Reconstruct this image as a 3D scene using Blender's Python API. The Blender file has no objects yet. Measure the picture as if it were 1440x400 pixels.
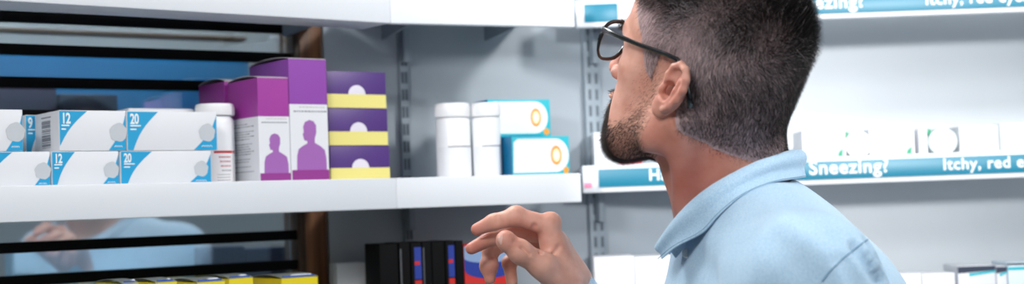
import bpy, bmesh, math, random
import numpy as np
from mathutils import Matrix, Vector
random.seed(7)
RNG = np.random.default_rng(7)
scene = bpy.context.scene
COL = scene.collection
CZ = 1.48                       # camera height
FPX = 2000.0                    # 50 mm lens, 36 mm sensor, 1440 px
PITCH = math.radians(2.52); ROLL = math.radians(-2.06)
CAMR = Matrix.Rotation(math.pi/2 + PITCH, 3, 'X') @ Matrix.Rotation(ROLL, 3, 'Z')

def ray(px, py):
    return CAMR @ Vector(((px-720)/FPX, -(py-200)/FPX, -1.0))
def P(px, py, Y):
    """point of the room seen at photo pixel (px, py), Y metres in front of the camera"""
    d = ray(px, py); k = Y/d.y
    return Vector((d.x*k, Y, CZ + d.z*k))

# ------------------------------------------------------------------ materials
def lin(c):
    return tuple((x/12.92 if x <= .04045 else ((x+.055)/1.055)**2.4) for x in c)
def rgb(h):
    h = h.lstrip('#'); return lin(tuple(int(h[i:i+2], 16)/255 for i in (0, 2, 4)))
MATS = {}
def mat(name, col='#ffffff', rough=.5, metal=0., spec=.5, noise=0., nscale=30., bump=0., bscale=200., coat=0., sheen=0., sss=0., emit=0.):
    if name in MATS: return MATS[name]
    m = bpy.data.materials.new(name); m.use_nodes = True
    nt = m.node_tree; b = nt.nodes['Principled BSDF']
    c = rgb(col) if isinstance(col, str) else col
    b.inputs['Base Color'].default_value = (*c, 1)
    b.inputs['Roughness'].default_value = rough
    b.inputs['Metallic'].default_value = metal
    b.inputs['Specular IOR Level'].default_value = spec
    b.inputs['Coat Weight'].default_value = coat
    b.inputs['Sheen Weight'].default_value = sheen
    if sss:
        b.inputs['Subsurface Weight'].default_value = sss
        b.inputs['Subsurface Radius'].default_value = (1, .35, .2)
        b.inputs['Subsurface Scale'].default_value = .006
    if emit:
        b.inputs['Emission Color'].default_value = (*c, 1); b.inputs['Emission Strength'].default_value = emit
    tc = nt.nodes.new('ShaderNodeTexCoord')
    if noise:
        n = nt.nodes.new('ShaderNodeTexNoise'); n.inputs['Scale'].default_value = nscale; n.inputs['Detail'].default_value = 4
        nt.links.new(tc.outputs['Object'], n.inputs['Vector'])
        r = nt.nodes.new('ShaderNodeValToRGB')
        r.color_ramp.elements[0].position = .3; r.color_ramp.elements[1].position = .7
        r.color_ramp.elements[0].color = (*[x*(1-noise) for x in c], 1)
        r.color_ramp.elements[1].color = (*[min(1, x*(1+noise)) for x in c], 1)
        nt.links.new(n.outputs['Fac'], r.inputs[0]); nt.links.new(r.outputs[0], b.inputs['Base Color'])
    if bump:
        n = nt.nodes.new('ShaderNodeTexNoise'); n.inputs['Scale'].default_value = bscale; n.inputs['Detail'].default_value = 3
        nt.links.new(tc.outputs['Object'], n.inputs['Vector'])
        bp = nt.nodes.new('ShaderNodeBump'); bp.inputs['Strength'].default_value = bump; bp.inputs['Distance'].default_value = .001
        nt.links.new(n.outputs['Fac'], bp.inputs['Height']); nt.links.new(bp.outputs[0], b.inputs['Normal'])
    MATS[name] = m
    return m
M_SHELF = mat('shelf_white', '#e6eaf0', .35, noise=.01, nscale=3)
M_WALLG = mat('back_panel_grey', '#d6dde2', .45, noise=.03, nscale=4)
M_WALLW = mat('wall_paint', '#b7b4b2', .7, noise=.02, nscale=2)
M_DARK = mat('bar_black', '#08090c', .75, spec=.15)
M_STEEL = mat('upright_grey', '#94a0aa', .5, metal=.1, noise=.05, nscale=60)
M_SLOT = mat('slot_dark', '#56616b', .6)
M_CARD = mat('card_white', '#e9ebf0', .45, noise=.006, nscale=15, bump=.05, bscale=120)
M_CYAN = mat('card_cyan', '#0da3d8', .4)
M_BLOB = mat('card_silver', '#c9ced4', .4)
M_TEXTG = mat('print_grey', '#8d8f98', .6)
M_TEXTR = mat('print_red', '#c2202c', .6)
M_BLACKP = mat('print_black', '#30303a', .6)
M_BAR = mat('print_barcode', '#5c6272', .6)
M_PLAST = mat('bottle_plastic', '#f3f5f8', .3, sss=0)
M_PURT = mat('card_purple_top', '#9145ab', .35, noise=.02, nscale=20)
M_PURM = mat('card_magenta_top', '#a5389f', .35, noise=.02, nscale=20)
M_LIL = mat('card_lilac', '#a566b5', .45)
M_BAND = mat('card_magenta_band', '#95348f', .45)
M_IN = mat('card_inside_shade', '#3b3f44', .8)  # painted shade for the hollow of open cartons
M_FLAP = mat('card_flap', '#cfc9cc', .6)
M_VIO = mat('card_violet', '#53347f', .4, noise=.03, nscale=20)
M_PALEY = mat('card_pale_yellow', '#f0e48a', .45)
M_YEL = mat('card_yellow', '#f0d81e', .4, noise=.02, nscale=20)
M_BLUEP = mat('card_blue', '#1f4fae', .4)
M_TEAL = mat('card_teal', '#19b2c2', .4)
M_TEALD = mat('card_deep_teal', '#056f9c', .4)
M_ORG = mat('card_orange', '#e79a34', .4)
M_CREAM = mat('card_cream', '#fbe7b4', .4)
M_STRIP = mat('label_teal', '#04809e', .35, noise=.01, nscale=3)
M_LETT = mat('lettering_white', '#eef6f8', .4)
M_GREEN = mat('card_green', '#1d9a72', .4)
M_PINK = mat('sticker_pink', '#f08ab0', .5)
M_RED = mat('card_red', '#d22b24', .4)
M_DRED = mat('card_dark_red', '#9c2a33', .4)
M_NAVY = mat('card_navy', '#1c2a45', .5)
M_BLK = mat('card_black', '#08090b', .7, spec=.15, noise=.1, nscale=40)
M_BLU2 = mat('stripe_blue', '#2b3f9c', .4)

def wood_mat(name, a, b_):
    m = bpy.data.materials.new(name); m.use_nodes = True; nt = m.node_tree; b = nt.nodes['Principled BSDF']
    tc = nt.nodes.new('ShaderNodeTexCoord'); mp = nt.nodes.new('ShaderNodeMapping'); mp.inputs['Scale'].default_value = (60, 60, 3)
    n = nt.nodes.new('ShaderNodeTexNoise'); n.inputs['Scale'].default_value = 1.5; n.inputs['Detail'].default_value = 6
    r = nt.nodes.new('ShaderNodeValToRGB'); r.color_ramp.elements[0].position = .35; r.color_ramp.elements[1].position = .7
    r.color_ramp.elements[0].color = (*rgb(a), 1); r.color_ramp.elements[1].color = (*rgb(b_), 1)
    nt.links.new(tc.outputs['Object'], mp.inputs[0]); nt.links.new(mp.outputs[0], n.inputs['Vector'])
    nt.links.new(n.outputs['Fac'], r.inputs[0]); nt.links.new(r.outputs[0], b.inputs['Base Color']); b.inputs['Roughness'].default_value = .45
    return m
M_WOOD = wood_mat('post_wood', '#5a3417', '#8d5a30')
M_WOODD = wood_mat('frame_wood_dark', '#2d1c10', '#573719')

def glass_mat(name, tint, fac, rough=.02):
    m = bpy.data.materials.new(name); m.use_nodes = True; nt = m.node_tree
    for n in list(nt.nodes):
        if n.type == 'BSDF_PRINCIPLED': nt.nodes.remove(n)
    out = [n for n in nt.nodes if n.type == 'OUTPUT_MATERIAL'][0]
    tr = nt.nodes.new('ShaderNodeBsdfTransparent'); tr.inputs[0].default_value = (*tint, 1)
    gl = nt.nodes.new('ShaderNodeBsdfGlossy'); gl.inputs['Roughness'].default_value = rough; gl.inputs[0].default_value = (.93, .97, 1, 1)
    mx = nt.nodes.new('ShaderNodeMixShader'); mx.inputs[0].default_value = fac
    nt.links.new(tr.outputs[0], mx.inputs[1]); nt.links.new(gl.outputs[0], mx.inputs[2]); nt.links.new(mx.outputs[0], out.inputs[0])
    return m
M_GLASS = glass_mat('window_glass', (.85, .95, 1), .30, .03)
M_LENS = glass_mat('spectacle_lens', (.96, .99, 1), .06, .0)

# ------------------------------------------------------------------ mesh helper
class Frame:
    """local frame: s along the shelf, t away from the viewer, z up"""
    def __init__(self, O, ang):
        self.O = Vector((O[0], O[1], 0)); a = math.radians(ang)
        self.u = Vector((math.cos(a), math.sin(a), 0)); self.n = Vector((-math.sin(a), math.cos(a), 0)); self.ang = a
    def pt(self, s, t, z): return self.O + self.u*s + self.n*t + Vector((0, 0, z))
    def hit(self, px, py, t=0.):
        """(s, z) where the ray of a photo pixel meets the plane t behind the front line"""
        d = ray(px, py); o = self.O + self.n*t
        k = (o.x*self.n.x + o.y*self.n.y)/(d.x*self.n.x + d.y*self.n.y)
        p = Vector((d.x*k, d.y*k, CZ + d.z*k)); q = p - o
        return q.dot(self.u), p.z

class MB:
    def __init__(self): self.v = []; self.f = []; self.m = []; self.mats = []; self.sm = []
    def mi(self, m):
        if m not in self.mats: self.mats.append(m)
        return self.mats.index(m)
    def poly(self, pts, m, smooth=False):
        i = len(self.v); self.v += [tuple(p) for p in pts]; self.f.append(tuple(range(i, i+len(pts)))); self.m.append(self.mi(m)); self.sm.append(smooth)
    def mesh(self, vs, fs, m, smooth=False):
        i = len(self.v); self.v += [tuple(p) for p in vs]
        for f in fs: self.f.append(tuple(i+k for k in f)); self.m.append(self.mi(m)); self.sm.append(smooth)
    def box(self, fr, s0, s1, t0, t1, z0, z1, m, mats=None, c=0.0):
        """chamfered box; mats: dict front/left/right/top/bottom/back"""
        mats = mats or {}
        c = min(c, (s1-s0)/3, (t1-t0)/3, (z1-z0)/3)
        if c <= 0:
            p = lambda s, t, z: fr.pt(s, t, z)
            C = [p(s0,t0,z0), p(s1,t0,z0), p(s1,t1,z0), p(s0,t1,z0), p(s0,t0,z1), p(s1,t0,z1), p(s1,t1,z1), p(s0,t1,z1)]
            for nm, q in (('front',(0,1,5,4)), ('right',(1,2,6,5)), ('back',(2,3,7,6)), ('left',(3,0,4,7)), ('top',(4,5,6,7)), ('bottom',(3,2,1,0))):
                self.mesh([C[k] for k in q], [(0,1,2,3)], mats.get(nm, m))
            return
        bm = bmesh.new(); bmesh.ops.create_cube(bm, size=1)
        for v in bm.verts:
            v.co = Vector(((s0+s1)/2+v.co.x*(s1-s0), (t0+t1)/2+v.co.y*(t1-t0), (z0+z1)/2+v.co.z*(z1-z0)))
        bmesh.ops.bevel(bm, geom=list(bm.edges), offset=c, segments=2, profile=.6, affect='EDGES')
        bm.verts.index_update(); bm.normal_update()
        base = len(self.v); self.v += [tuple(fr.pt(*v.co)) for v in bm.verts]
        for f in bm.faces:
            n = f.normal; k = max(range(3), key=lambda i: abs(n[i]))
            nm = {(0,1):'right',(0,-1):'left',(1,1):'back',(1,-1):'front',(2,1):'top',(2,-1):'bottom'}[(k, 1 if n[k] > 0 else -1)]
            self.f.append(tuple(base+v.index for v in f.verts)); self.m.append(self.mi(mats.get(nm, m))); self.sm.append(True)
        bm.free()
    def decal(self, o, du, dv, off, pts, m):
        """filled outline; o corner, du/dv full-size edge vectors, off outward vector"""
        P2 = [(a, b) for a, b in pts]
        ar = sum(P2[i][0]*P2[(i+1)%len(P2)][1]-P2[(i+1)%len(P2)][0]*P2[i][1] for i in range(len(P2)))
        if ar < 0: P2 = P2[::-1]
        self.poly([o + du*a + dv*b + off for a, b in P2], m)
    def lathe(self, c, prof, m, n=40, smooth=True, mats=None):
        i = len(self.v)
        for (r, z) in prof:
            for k in range(n):
                a = 2*math.pi*k/n; self.v.append((c[0]+r*math.cos(a), c[1]+r*math.sin(a), c[2]+z))
        for j in range(len(prof)-1):
            for k in range(n):
                self.f.append((i+j*n+k, i+j*n+(k+1)%n, i+(j+1)*n+(k+1)%n, i+(j+1)*n+k)); self.m.append(self.mi(m)); self.sm.append(smooth)
        self.f.append(tuple(i+k for k in range(n))[::-1]); self.m.append(self.mi(m)); self.sm.append(False)
        L = len(prof)-1
        self.f.append(tuple(i+L*n+k for k in range(n))); self.m.append(self.mi(m)); self.sm.append(False)
    def tube(self, pts, r, m, n=10, cap=True):
        pts = [Vector(p) for p in pts]; rs = r if isinstance(r, list) else [r]*len(pts)
        i = len(self.v)
        for j, p in enumerate(pts):
            t = (pts[min(j+1, len(pts)-1)] - pts[max(j-1, 0)]).normalized()
            up = Vector((0, 0, 1)) if abs(t.z) < .9 else Vector((1, 0, 0))
            a = t.cross(up).normalized(); b = t.cross(a)
            rr = rs[j]; ra, rb = rr if isinstance(rr, tuple) else (rr, rr)
            for k in range(n):
                an = 2*math.pi*k/n; self.v.append(tuple(p + a*ra*math.cos(an) + b*rb*math.sin(an)))
        for j in range(len(pts)-1):
            for k in range(n):
                self.f.append((i+j*n+k, i+j*n+(k+1)%n, i+(j+1)*n+(k+1)%n, i+(j+1)*n+k)); self.m.append(self.mi(m)); self.sm.append(True)
        if cap:
            self.f.append(tuple(i+k for k in range(n))[::-1]); self.m.append(self.mi(m)); self.sm.append(False)
            self.f.append(tuple(i+(len(pts)-1)*n+k for k in range(n))); self.m.append(self.mi(m)); self.sm.append(False)
    def text(self, s, o, du, dv, off, size, m, bold=.0, spacing=1.0):
        """lettering; o = baseline start, du/dv unit vectors"""
        cu = bpy.data.curves.new('lettering', 'FONT'); cu.body = s; cu.size = size; cu.offset = bold*size; cu.space_character = spacing; cu.resolution_u = 3
        ob = bpy.data.objects.new('lettering', cu); COL.objects.link(ob)
        dg = bpy.context.evaluated_depsgraph_get(); dg.update()
        me = ob.evaluated_get(dg).to_mesh()
        self.mesh([o + du*v.co.x + dv*v.co.y + off for v in me.vertices], [tuple(p.vertices) for p in me.polygons], m)
        w = max((v.co.x for v in me.vertices), default=0)
        ob.to_mesh_clear(); bpy.data.objects.remove(ob); bpy.data.curves.remove(cu)
        return w
    def build(self, name, parent=None, **kw):
        me = bpy.data.meshes.new(name)
        org = parent_world(parent) if parent else kw.pop('origin', None)
        if org is None:
            a = np.array(self.v); org = Vector(((a[:,0].min()+a[:,0].max())/2, (a[:,1].min()+a[:,1].max())/2, a[:,2].min()))
        kw.pop('origin', None)
        me.from_pydata([tuple(Vector(v)-org) for v in self.v], [], self.f); 
        for m in self.mats: me.materials.append(m)
        me.polygons.foreach_set('material_index', self.m); me.polygons.foreach_set('use_smooth', self.sm); me.update()
        o = bpy.data.objects.new(name, me); COL.objects.link(o)
        if parent: o.parent = parent
        else: o.location = org
        for k, v in kw.items(): o[k] = v
        return o
def parent_world(p):
    w = Vector((0, 0, 0))
    while p: w += p.location; p = p.parent
    return w
def empty(name, loc, **kw):
    o = bpy.data.objects.new(name, None); o.empty_display_size = .05; COL.objects.link(o); o.location = loc
    for k, v in kw.items(): o[k] = v
    return o

# ------------------------------------------------------------------ camera
cam = bpy.data.cameras.new('camera'); cam.lens = 50; cam.sensor_width = 36; cam.clip_start = .05
co = bpy.data.objects.new('camera', cam); COL.objects.link(co)
co.matrix_world = Matrix.Translation((0, 0, CZ)) @ CAMR.to_4x4()
cam.dof.use_dof = True; cam.dof.focus_distance = 1.57; cam.dof.aperture_fstop = 4.6
scene.camera = co

# ------------------------------------------------------------------ frames of the shelving
A = (-.618, 1.716)
FL = Frame(A, 37.5)                                   # left bay
Mj = (-.170, 2.060)
FM = Frame(Mj, 24.0)                                  # middle bay
FR = Frame((0, 2.30), 0.0)                            # right bay
SL = (Vector((Mj[0]-A[0], Mj[1]-A[1], 0))).dot(FL.u)  # s where the left bay ends
SM = .2995                                            # length of the middle bay front
ZM = CZ                                               # underside of the middle shelf
TH = .0445                                            # fascia height
ZTOP = CZ + TH - .003
GAP = .27
D = .25                                               # shelf depth
# back line corners
BL0 = FL.pt(-.9, D, 0); FB = Frame((FL.pt(0, D, 0).x, FL.pt(0, D, 0).y), 35.0); PW = FB.pt(FB.hit(455, 60)[0], 0, 0)
FMB = Frame((PW.x, PW.y), 24.0)
tW = (2.55-PW.y)/FMB.u.y
W1 = FMB.pt(tW, 0, 0)

def kind(o, k='structure'): o['kind'] = k; return o
CEIL = 2.9
# floor, ceiling, walls
b = MB(); W = Frame((0, 0), 0)
b.poly([(-6, -5, 0), (6, -5, 0), (6, 6, 0), (-6, 6, 0)], mat('floor_vinyl', '#9aa0a4', .35, noise=.05, nscale=8)); kind(b.build('floor', origin=Vector((0,0,0))))
b = MB()
M_CEIL = mat('ceiling_white', '#e9ebec', .8, noise=.01, nscale=5)
b.box(W, -6, 6, -5, 6, CEIL, CEIL+.05, M_CEIL); kind(b.build('ceiling', origin=Vector((0,0,CEIL))))
# grey back panel of the middle bay and the right bay (one folded wall)
def wallpiece(name, p0, p1, th=.02, m=M_WALLG, z0=0, z1=CEIL-.002):
    d = (p1-p0); d.z = 0; L = d.length; ang = math.degrees(math.atan2(d.y, d.x)); f = Frame((p0.x, p0.y), ang)
    q = MB(); q.box(f, 0, L, 0, th, z0, z1, m); return kind(q.build(name))
wallpiece('wall_middle', FMB.pt(0, 0, 0), W1, m=mat('back_panel_shaded', '#a4aeb7', .45, noise=.03, nscale=4))  # darker copy of the grey panel, shade put into its colour
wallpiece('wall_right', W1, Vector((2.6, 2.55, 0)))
# wall beyond the glass
SP0 = FB.hit(409, 60, 0)[0]; SP1 = FB.hit(452, 60, 0)[0]
q = MB(); q.box(FB, -2.2, SP1+.3, .62, .66, 0, CEIL-.002, M_WALLW); kind(q.build('wall_left'))

# ------------------------------------------------------------------ window with black bars and wooden post
win = empty('window_1', FB.pt(0, 0, 0)); kind(win)
q = MB(); q.box(FB, -1.2, SP0-.004, .012, .018, .9, 2.4, M_GLASS); g = q.build('window_pane', win)
zs = []
z_a = FB.hit(0, 22)[1]; z_b = FB.hit(0, 350)[1]; step = (z_a - z_b)/7.0
k = -2
while True:
    zc = z_b + k*step
    if zc > 2.3: break
    q = MB(); q.box(FB, -1.2, SP0+.004, -.005, .011, zc-.0075, zc+.0075, M_DARK, c=.0015); q.build('glazing_bar', win)
    k += 1
q = MB(); q.box(FB, SP0+.0105, SP1, .0, .06, 0, CEIL-.003, M_WOOD, c=.002); q.build('window_post', win)
q = MB(); q.box(FB, SP0-.002, SP0+.010, -.012, .04, 0, CEIL-.003, M_WOODD, c=.002); q.build('window_jamb', win)
# stand-in shapes put behind the glass to imitate reflections
def beyond(name, px0, px1, py0, py1, t, th, m, label, cat, extra=None, **kw):
    pm = (py0+py1)/2
    s0, _ = FB.hit(px0, pm, t); s1, _ = FB.hit(px1, pm, t); _, z1 = FB.hit((px0+px1)/2, py0, t); _, z0 = FB.hit((px0+px1)/2, py1, t)
    q = MB(); q.box(FB, s0, s1, t, t+th, z0, z1, m, c=.002)
    if extra: extra(q, s0, s1, z0, z1, t)
    return q.build(name, label=label, category=cat, **kw)
# ------------------------------------------------------------------ shelves
def shelf(name, fr, s0, s1, zb, label, depth=D-.035, t0=0.):
    e = empty(name, fr.pt((s0+s1)/2, depth/2, zb), label=label, category='shelf', group='white display shelves')
    q = MB(); q.box(fr, s0, s1, t0+.014, depth, zb+TH-.016, zb+TH-.003, M_SHELF, c=.001); q.build('board', e)
    q = MB(); q.box(fr, s0, s1, t0, t0+.0135, zb, zb+TH, M_SHELF, c=.0015); q.build('fascia', e)
    if fr is FL:
        q = MB(); q.box(fr, s0, s1, t0+.014, t0+.078, zb+.0008, zb+.0038, M_SHELF, c=.0005); q.build('return_lip', e)
    for s in (s0+.06, s1-.06):
        q = MB(); vs = [fr.pt(s+a, t, z) for a in (-.0015, .0015) for t, z in ((.02, zb+TH-.0165), (depth, zb+TH-.0165), (depth, zb+.003), (depth-.02, zb+.003), (.02, zb+.015))]
        q.mesh(vs, [(0,1,2,3,4), (9,8,7,6,5), (0,5,6,1), (1,6,7,2), (2,7,8,3), (3,8,9,4), (4,9,5,0)], M_STEEL)
        q.build('bracket', e)
    return e
for dz, nm in ((GAP, 'above the purple boxes'), (0, 'carrying the purple and white medicine boxes'), (-GAP, 'carrying the yellow boxes at the bottom')):
    shelf('display_shelf', FL, -.9, SL, ZM+dz, 'white shelf in front of the barred glass, ' + nm)
for dz, nm in ((GAP, 'topmost, over the white bottles'), (0, 'carrying two white bottles and two teal boxes'), (-GAP, 'carrying black and red packs at the bottom')):
    shelf('display_shelf', FM, 0, SM, ZM+dz, 'white shelf in front of the grey panel, ' + nm)
XR0 = P(819, 255, 2.30).x
def strip_shelf(zb, label, texts, strips):
    e = shelf('display_shelf', FR, XR0, 1.7, zb, label, depth=.235)
    for (x0, x1, z0, z1) in strips:
        q = MB(); q.box(FR, x0, x1, -.0022, -.0004, zb+z0, zb+z1, M_STRIP, c=.0004)
        ls = q.build('label_strip', e, label='teal header strip'); 
        for (tx, s, sz) in texts:
            if x0 <= tx <= x1:
                q = MB(); q.text(s, FR.pt(tx, -.0028, zb+z0+.0085), FR.u, Vector((0,0,1)), Vector((0,0,0)), sz, M_LETT, bold=.022, spacing=1.08)
                q.build('lettering', ls)
    return e
xs = lambda px, py: P(px, py, 2.30).x
ZRM = P(1130, 261, 2.30).z
ZRU = P(1150, 27, 2.30).z
sm = strip_shelf(ZRM, 'white shelf with teal lettered strip behind the man, lower of the two with strips',
   [(xs(912, 255), 'Hay fever?', .0260), (xs(1137, 240), 'Sneezing?', .0312), (xs(1325, 235), 'Itchy, red eyes?', .0262)],
   [(xs(842, 255), 1.6, .0085, .0375)])
su = strip_shelf(ZRU, 'white shelf with teal lettered strip behind the man, upper of the two with strips',
   [(xs(1103, 8), 'Sneezing?', .0312), (xs(1300, 3), 'Itchy, red eyes?', .0262)],
   [(xs(818, 10)+.004, xs(868, 10), .0085, .0375), (xs(895, 10), 1.6, .0085, .0375)])
shelf('display_shelf', FR, XR0, 1.7, ZRM-GAP, 'white shelf behind the man carrying plain white boxes, lowest of that bay', depth=.235)
# little pink sticker on shelf end
q = MB(); s0 = xs(822, 262); q.box(FR, s0, s0+.012, -.001, -.0002, ZRM+.0085, ZRM+.0165, M_PINK, c=.0002); q.build('price_sticker', sm)

# uprights
def upright(fr, s, t, w, label, z0=.02, z1=CEIL-.01):
    e = empty('shelving_upright', fr.pt(s, t, z0), label=label, category='upright', group='slotted shelving uprights')
    q = MB(); q.box(fr, s-w/2, s+w/2, t-.012, t, z0, z1, M_STEEL, c=.001); q.build('channel', e)
    q = MB(); z = 1.15
    while z < 1.95:
        for a in (-w*.22, w*.22):
            q.box(fr, s+a-.0022, s+a+.0022, t-.0128, t-.0122, z, z+.018, M_SLOT)
        z += .028
    q.build('slot', e, kind='stuff')
    for zb in (ZM-GAP, ZM, ZM+GAP):
        q = MB(); q.box(fr, s-.006, s+.006, t-.03, t-.0128, zb-.035, zb+.02, M_STEEL, c=.002); q.build('shelf_clip', e)
    return e
s = FMB.hit(565, 120)[0]; upright(FMB, s, -.001, .014, 'slim grey slotted upright beside the purple and yellow boxes')
s = FMB.hit(832, 200)[0]; upright(FMB, s, -.001, .030, 'wide grey slotted upright on the panel in front of the man\'s face')

# ------------------------------------------------------------------ goods
def span(fr, pxa, pxb, py, t): return fr.hit(pxa, py, t)[0], fr.hit(pxb, py, t)[0]
def curve(p0, p1, bow, n=8):
    """points from p0 to p1 bowed sideways"""
    dx, dy = p1[0]-p0[0], p1[1]-p0[1]
    return [(p0[0]+dx*i/n - dy*bow*math.sin(math.pi*i/n), p0[1]+dy*i/n + dx*bow*math.sin(math.pi*i/n)) for i in range(n+1)]
def face(fr, s0, s1, t, z0, z1, side='front', t1=None):
    if side == 'front': return fr.pt(s0, t, z0), fr.u*(s1-s0), Vector((0,0,z1-z0)), -fr.n
    if side == 'left': return fr.pt(s0, t1, z0), -fr.n*(t1-t), Vector((0,0,z1-z0)), -fr.u
E1 = .00025
def cyan_box(fr, s0, s1, t, dep, z0, z1, num, label, variant=0, group='white and cyan tablet boxes', barcode=False):
    q = MB(); q.box(fr, s0, s1, t, t+dep, z0, z1, M_CARD, c=.0008)
    o, du, dv, n = face(fr, s0, s1, t, z0, z1); off = n*E1; asp = (z1-z0)/(s1-s0)
    if variant == 0:  tl = [(.005,.985), (.34,.985)] + curve((.34,.985), (.065,.01), -.04)[1:] + [(.005,.01)]
    elif variant == 1: tl = [(.005,.985), (.42,.985)] + curve((.42,.985), (.01,.12), -.05)[1:]
    else: tl = [(.0,.99), (.22,.99)] + curve((.22,.99), (.0,.55), -.12)[1:]
    q.decal(o, du, dv, off, tl[::-1], M_CYAN)
    br = [(.995,.01), (.995,.90)] + curve((.995,.90), (.73,.01), .045)[1:]
    q.decal(o, du, dv, off, br, M_CYAN)
    cx, cy, ry = .885, .46, .235
    blob = [(cx + math.cos(a)*ry*asp*.95*(1+.06*math.sin(7*a)), cy + math.sin(a)*ry*(1+.05*math.sin(5*a+1))) for a in [2*math.pi*k/28 for k in range(28)]]
    q.decal(o, du, dv, off*2, blob, M_BLOB)
    H = z1-z0; dun = du.normalized(); dvn = dv.normalized()
    if num:
        q.text(num, o+du*.035+dv*.68, dun*.66, dvn, off*2, H*.36, M_LETT, bold=.03, spacing=.95)
        for k in range(2): q.decal(o, du, dv, off*2, [(.035,.61-.09*k), (.15-.05*k,.61-.09*k), (.15-.05*k,.645-.09*k), (.035,.645-.09*k)], M_LETT)
    for k in range(9): x = .82+.014*k; q.decal(o, du, dv, off*2, [(x,.09+.02*(k%2)), (x+.010,.09+.02*(k%2)), (x+.010,.115+.02*(k%2)), (x,.115+.02*(k%2))], M_LETT)
    if barcode:
        o2, du2, dv2, n2 = face(fr, s0, s1, t, z0, z1, 'left', t+dep); of2 = n2*E1
        y = .12; r = random.Random(3)
        while y < .82:
            h = r.choice((.010, .016, .024)); q.decal(o2, du2, dv2, of2, [(.30,y), (.66,y), (.66,y+h), (.30,y+h)], M_BAR); y += h+r.choice((.012,.02,.03))
        q.decal(o2, du2, dv2, of2, [(.28,.86), (.68,.86), (.68,.89), (.28,.89)], M_TEXTG)
    return q.build('medicine_box', label=label, category='medicine box', group=group)
t0 = .020
zl0 = ZTOP+.0006
def cb(pxa, pxb, pyb, pyt, z0, num, label, variant=0, t=t0, dep=.07, z1=None, **kw):
    s0, s1 = span(FL, pxa, pxb, (pyb+pyt)/2, t)
    if z1 is None: z1 = FL.hit((pxa+pxb)/2, pyt, t)[1]
    cyan_box(FL, s0, s1, t, dep, z0, z1, num, label, variant, **kw); return z1
za = FL.hit(230, 212.5, t0)[1]; zb_ = FL.hit(240, 157, t0)[1]
cb(169.5, 297, 257, 212, zl0, '20', 'white and cyan box reading 20, bottom layer, beside the red-labelled bottle', 0, z1=za)
cb(73, 167, 258, 212, zl0, '12', 'white and cyan box reading 12, bottom layer of the stack', 0, z1=za)
cb(-22, 70.5, 261, 210, zl0, '', 'white and cyan box cut by the frame, bottom layer', 1, z1=za)
cb(178.5, 305, 209, 158, za+.0005, '20', 'white and cyan box reading 20, top layer, in front of the bottle cap', 0, z1=zb_)
cb(83, 177, 209, 157, za+.0005, '12', 'white and cyan box reading 12 with a barcode on its end, top layer', 1, z1=zb_, barcode=True, dep=.088)
cb(-60, 32, 209, 157, za+.0005, '', 'white and cyan box cut by the frame, top layer', 1, z1=zb_)
s_a, _ = FL.hit(83, 185, t0)
cyan_box(FL, FL.hit(36, 185, .112)[0], FL.hit(36, 185, .112)[0]+.09, .112, .06, za+.0005, zb_+.0005, '9', 'white and cyan box pushed back behind the barcode box, only a sliver seen', 0)
q = MB(); s0, s1 = span(FL, 180, 274, 152, .12); q.box(FL, s0, s1, .12, .17, zl0, FL.hit(230, 152.5, .12)[1], M_CARD, c=.004)
q.build('medicine_box', label='plain white box standing behind the top layer of cyan boxes', category='medicine box', group='plain white boxes on the left shelf')

# white bottle behind
def bottle(c, r, h, cap_h, label, group=None, lab=None, seam=None, cap_r=None, sq=False):
    e = empty('medicine_bottle', c, label=label, category='bottle')
    if group: e['group'] = group
    cap_r = cap_r or r*1.03; hb = h-cap_h
    q = MB(); q.lathe(c, [(r*.9, 0), (r*.97, .0015), (r, .004), (r, hb*(.96 if sq else .90)), (r*.97, hb*(.98 if sq else .955)), (r*(.94 if sq else .86), hb*.99), (r*.84, hb)], M_PLAST, 48); q.build('bottle_body', e)
    q = MB(); q.lathe(c, [(cap_r*.98, hb+.0008), (cap_r, hb+.002), (cap_r, h-.004), (cap_r*.985, h-.0015), (cap_r*.94, h)], mat('cap_plastic', '#f6f7f9', .35), 60)
    for k in range(60):
        a = 2*math.pi*k/60; p = Vector((c[0]+math.cos(a)*(cap_r+.0001), c[1]+math.sin(a)*(cap_r+.0001), c[2]+hb+.003)); d = Vector((math.cos(a), math.sin(a), 0)); tt = Vector((-d.y, d.x, 0))*.0005
        q.mesh([p-tt, p+tt, p+tt+Vector((0,0,cap_h-.008)), p-tt+Vector((0,0,cap_h-.008)), p+d*.0004, p+d*.0004+Vector((0,0,cap_h-.008))], [(0,4,5,3), (4,1,2,5)], MATS['cap_plastic'])
    q.build('cap', e)
    if lab: lab(e, c, r, hb)
    return e
def arcband(q, c, r, a0, a1, z0, z1, m, n=16):
    vs = []; 
    for k in range(n+1):
        a = a0+(a1-a0)*k/n; vs += [(c[0]+r*math.cos(a), c[1]+r*math.sin(a), c[2]+z0), (c[0]+r*math.cos(a), c[1]+r*math.sin(a), c[2]+z1)]
    q.mesh(vs, [(2*k, 2*k+2, 2*k+3, 2*k+1) for k in range(n)], m, True)
def red_label(e, c, r, hb):
    q = MB(); av = math.atan2(-c[1], -c[0])          # towards the viewer
    arcband(q, c, r+.0003, av-1.35, av+1.35, .003, hb*.50, mat('label_paper', '#f0eff2', .5), 30)
    arcband(q, c, r+.0006, av-.1, av+1.0, hb*.455, hb*.49, M_TEXTR)
    arcband(q, c, r+.0006, av+1.06, av+1.25, hb*.455, hb*.49, M_TEXTR, 4)
    rr = random.Random(5)
    for k in range(4):
        z = hb*(.39-.065*k); a = av+.15+.05*k
        while a < av+.85:
            w = rr.uniform(.05, .12); arcband(q, c, r+.0006, a, a+w, z, z+.0016, M_TEXTR if k < 3 else M_TEXTG, 3); a += w+.04
    for k in range(3): arcband(q, c, r+.0006, av+.05, av+.8, hb*(.14-.04*k), hb*(.14-.04*k)+.0007, M_TEXTG)
    q.build('label', e, label='white label with red header')
tb = .085
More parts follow.
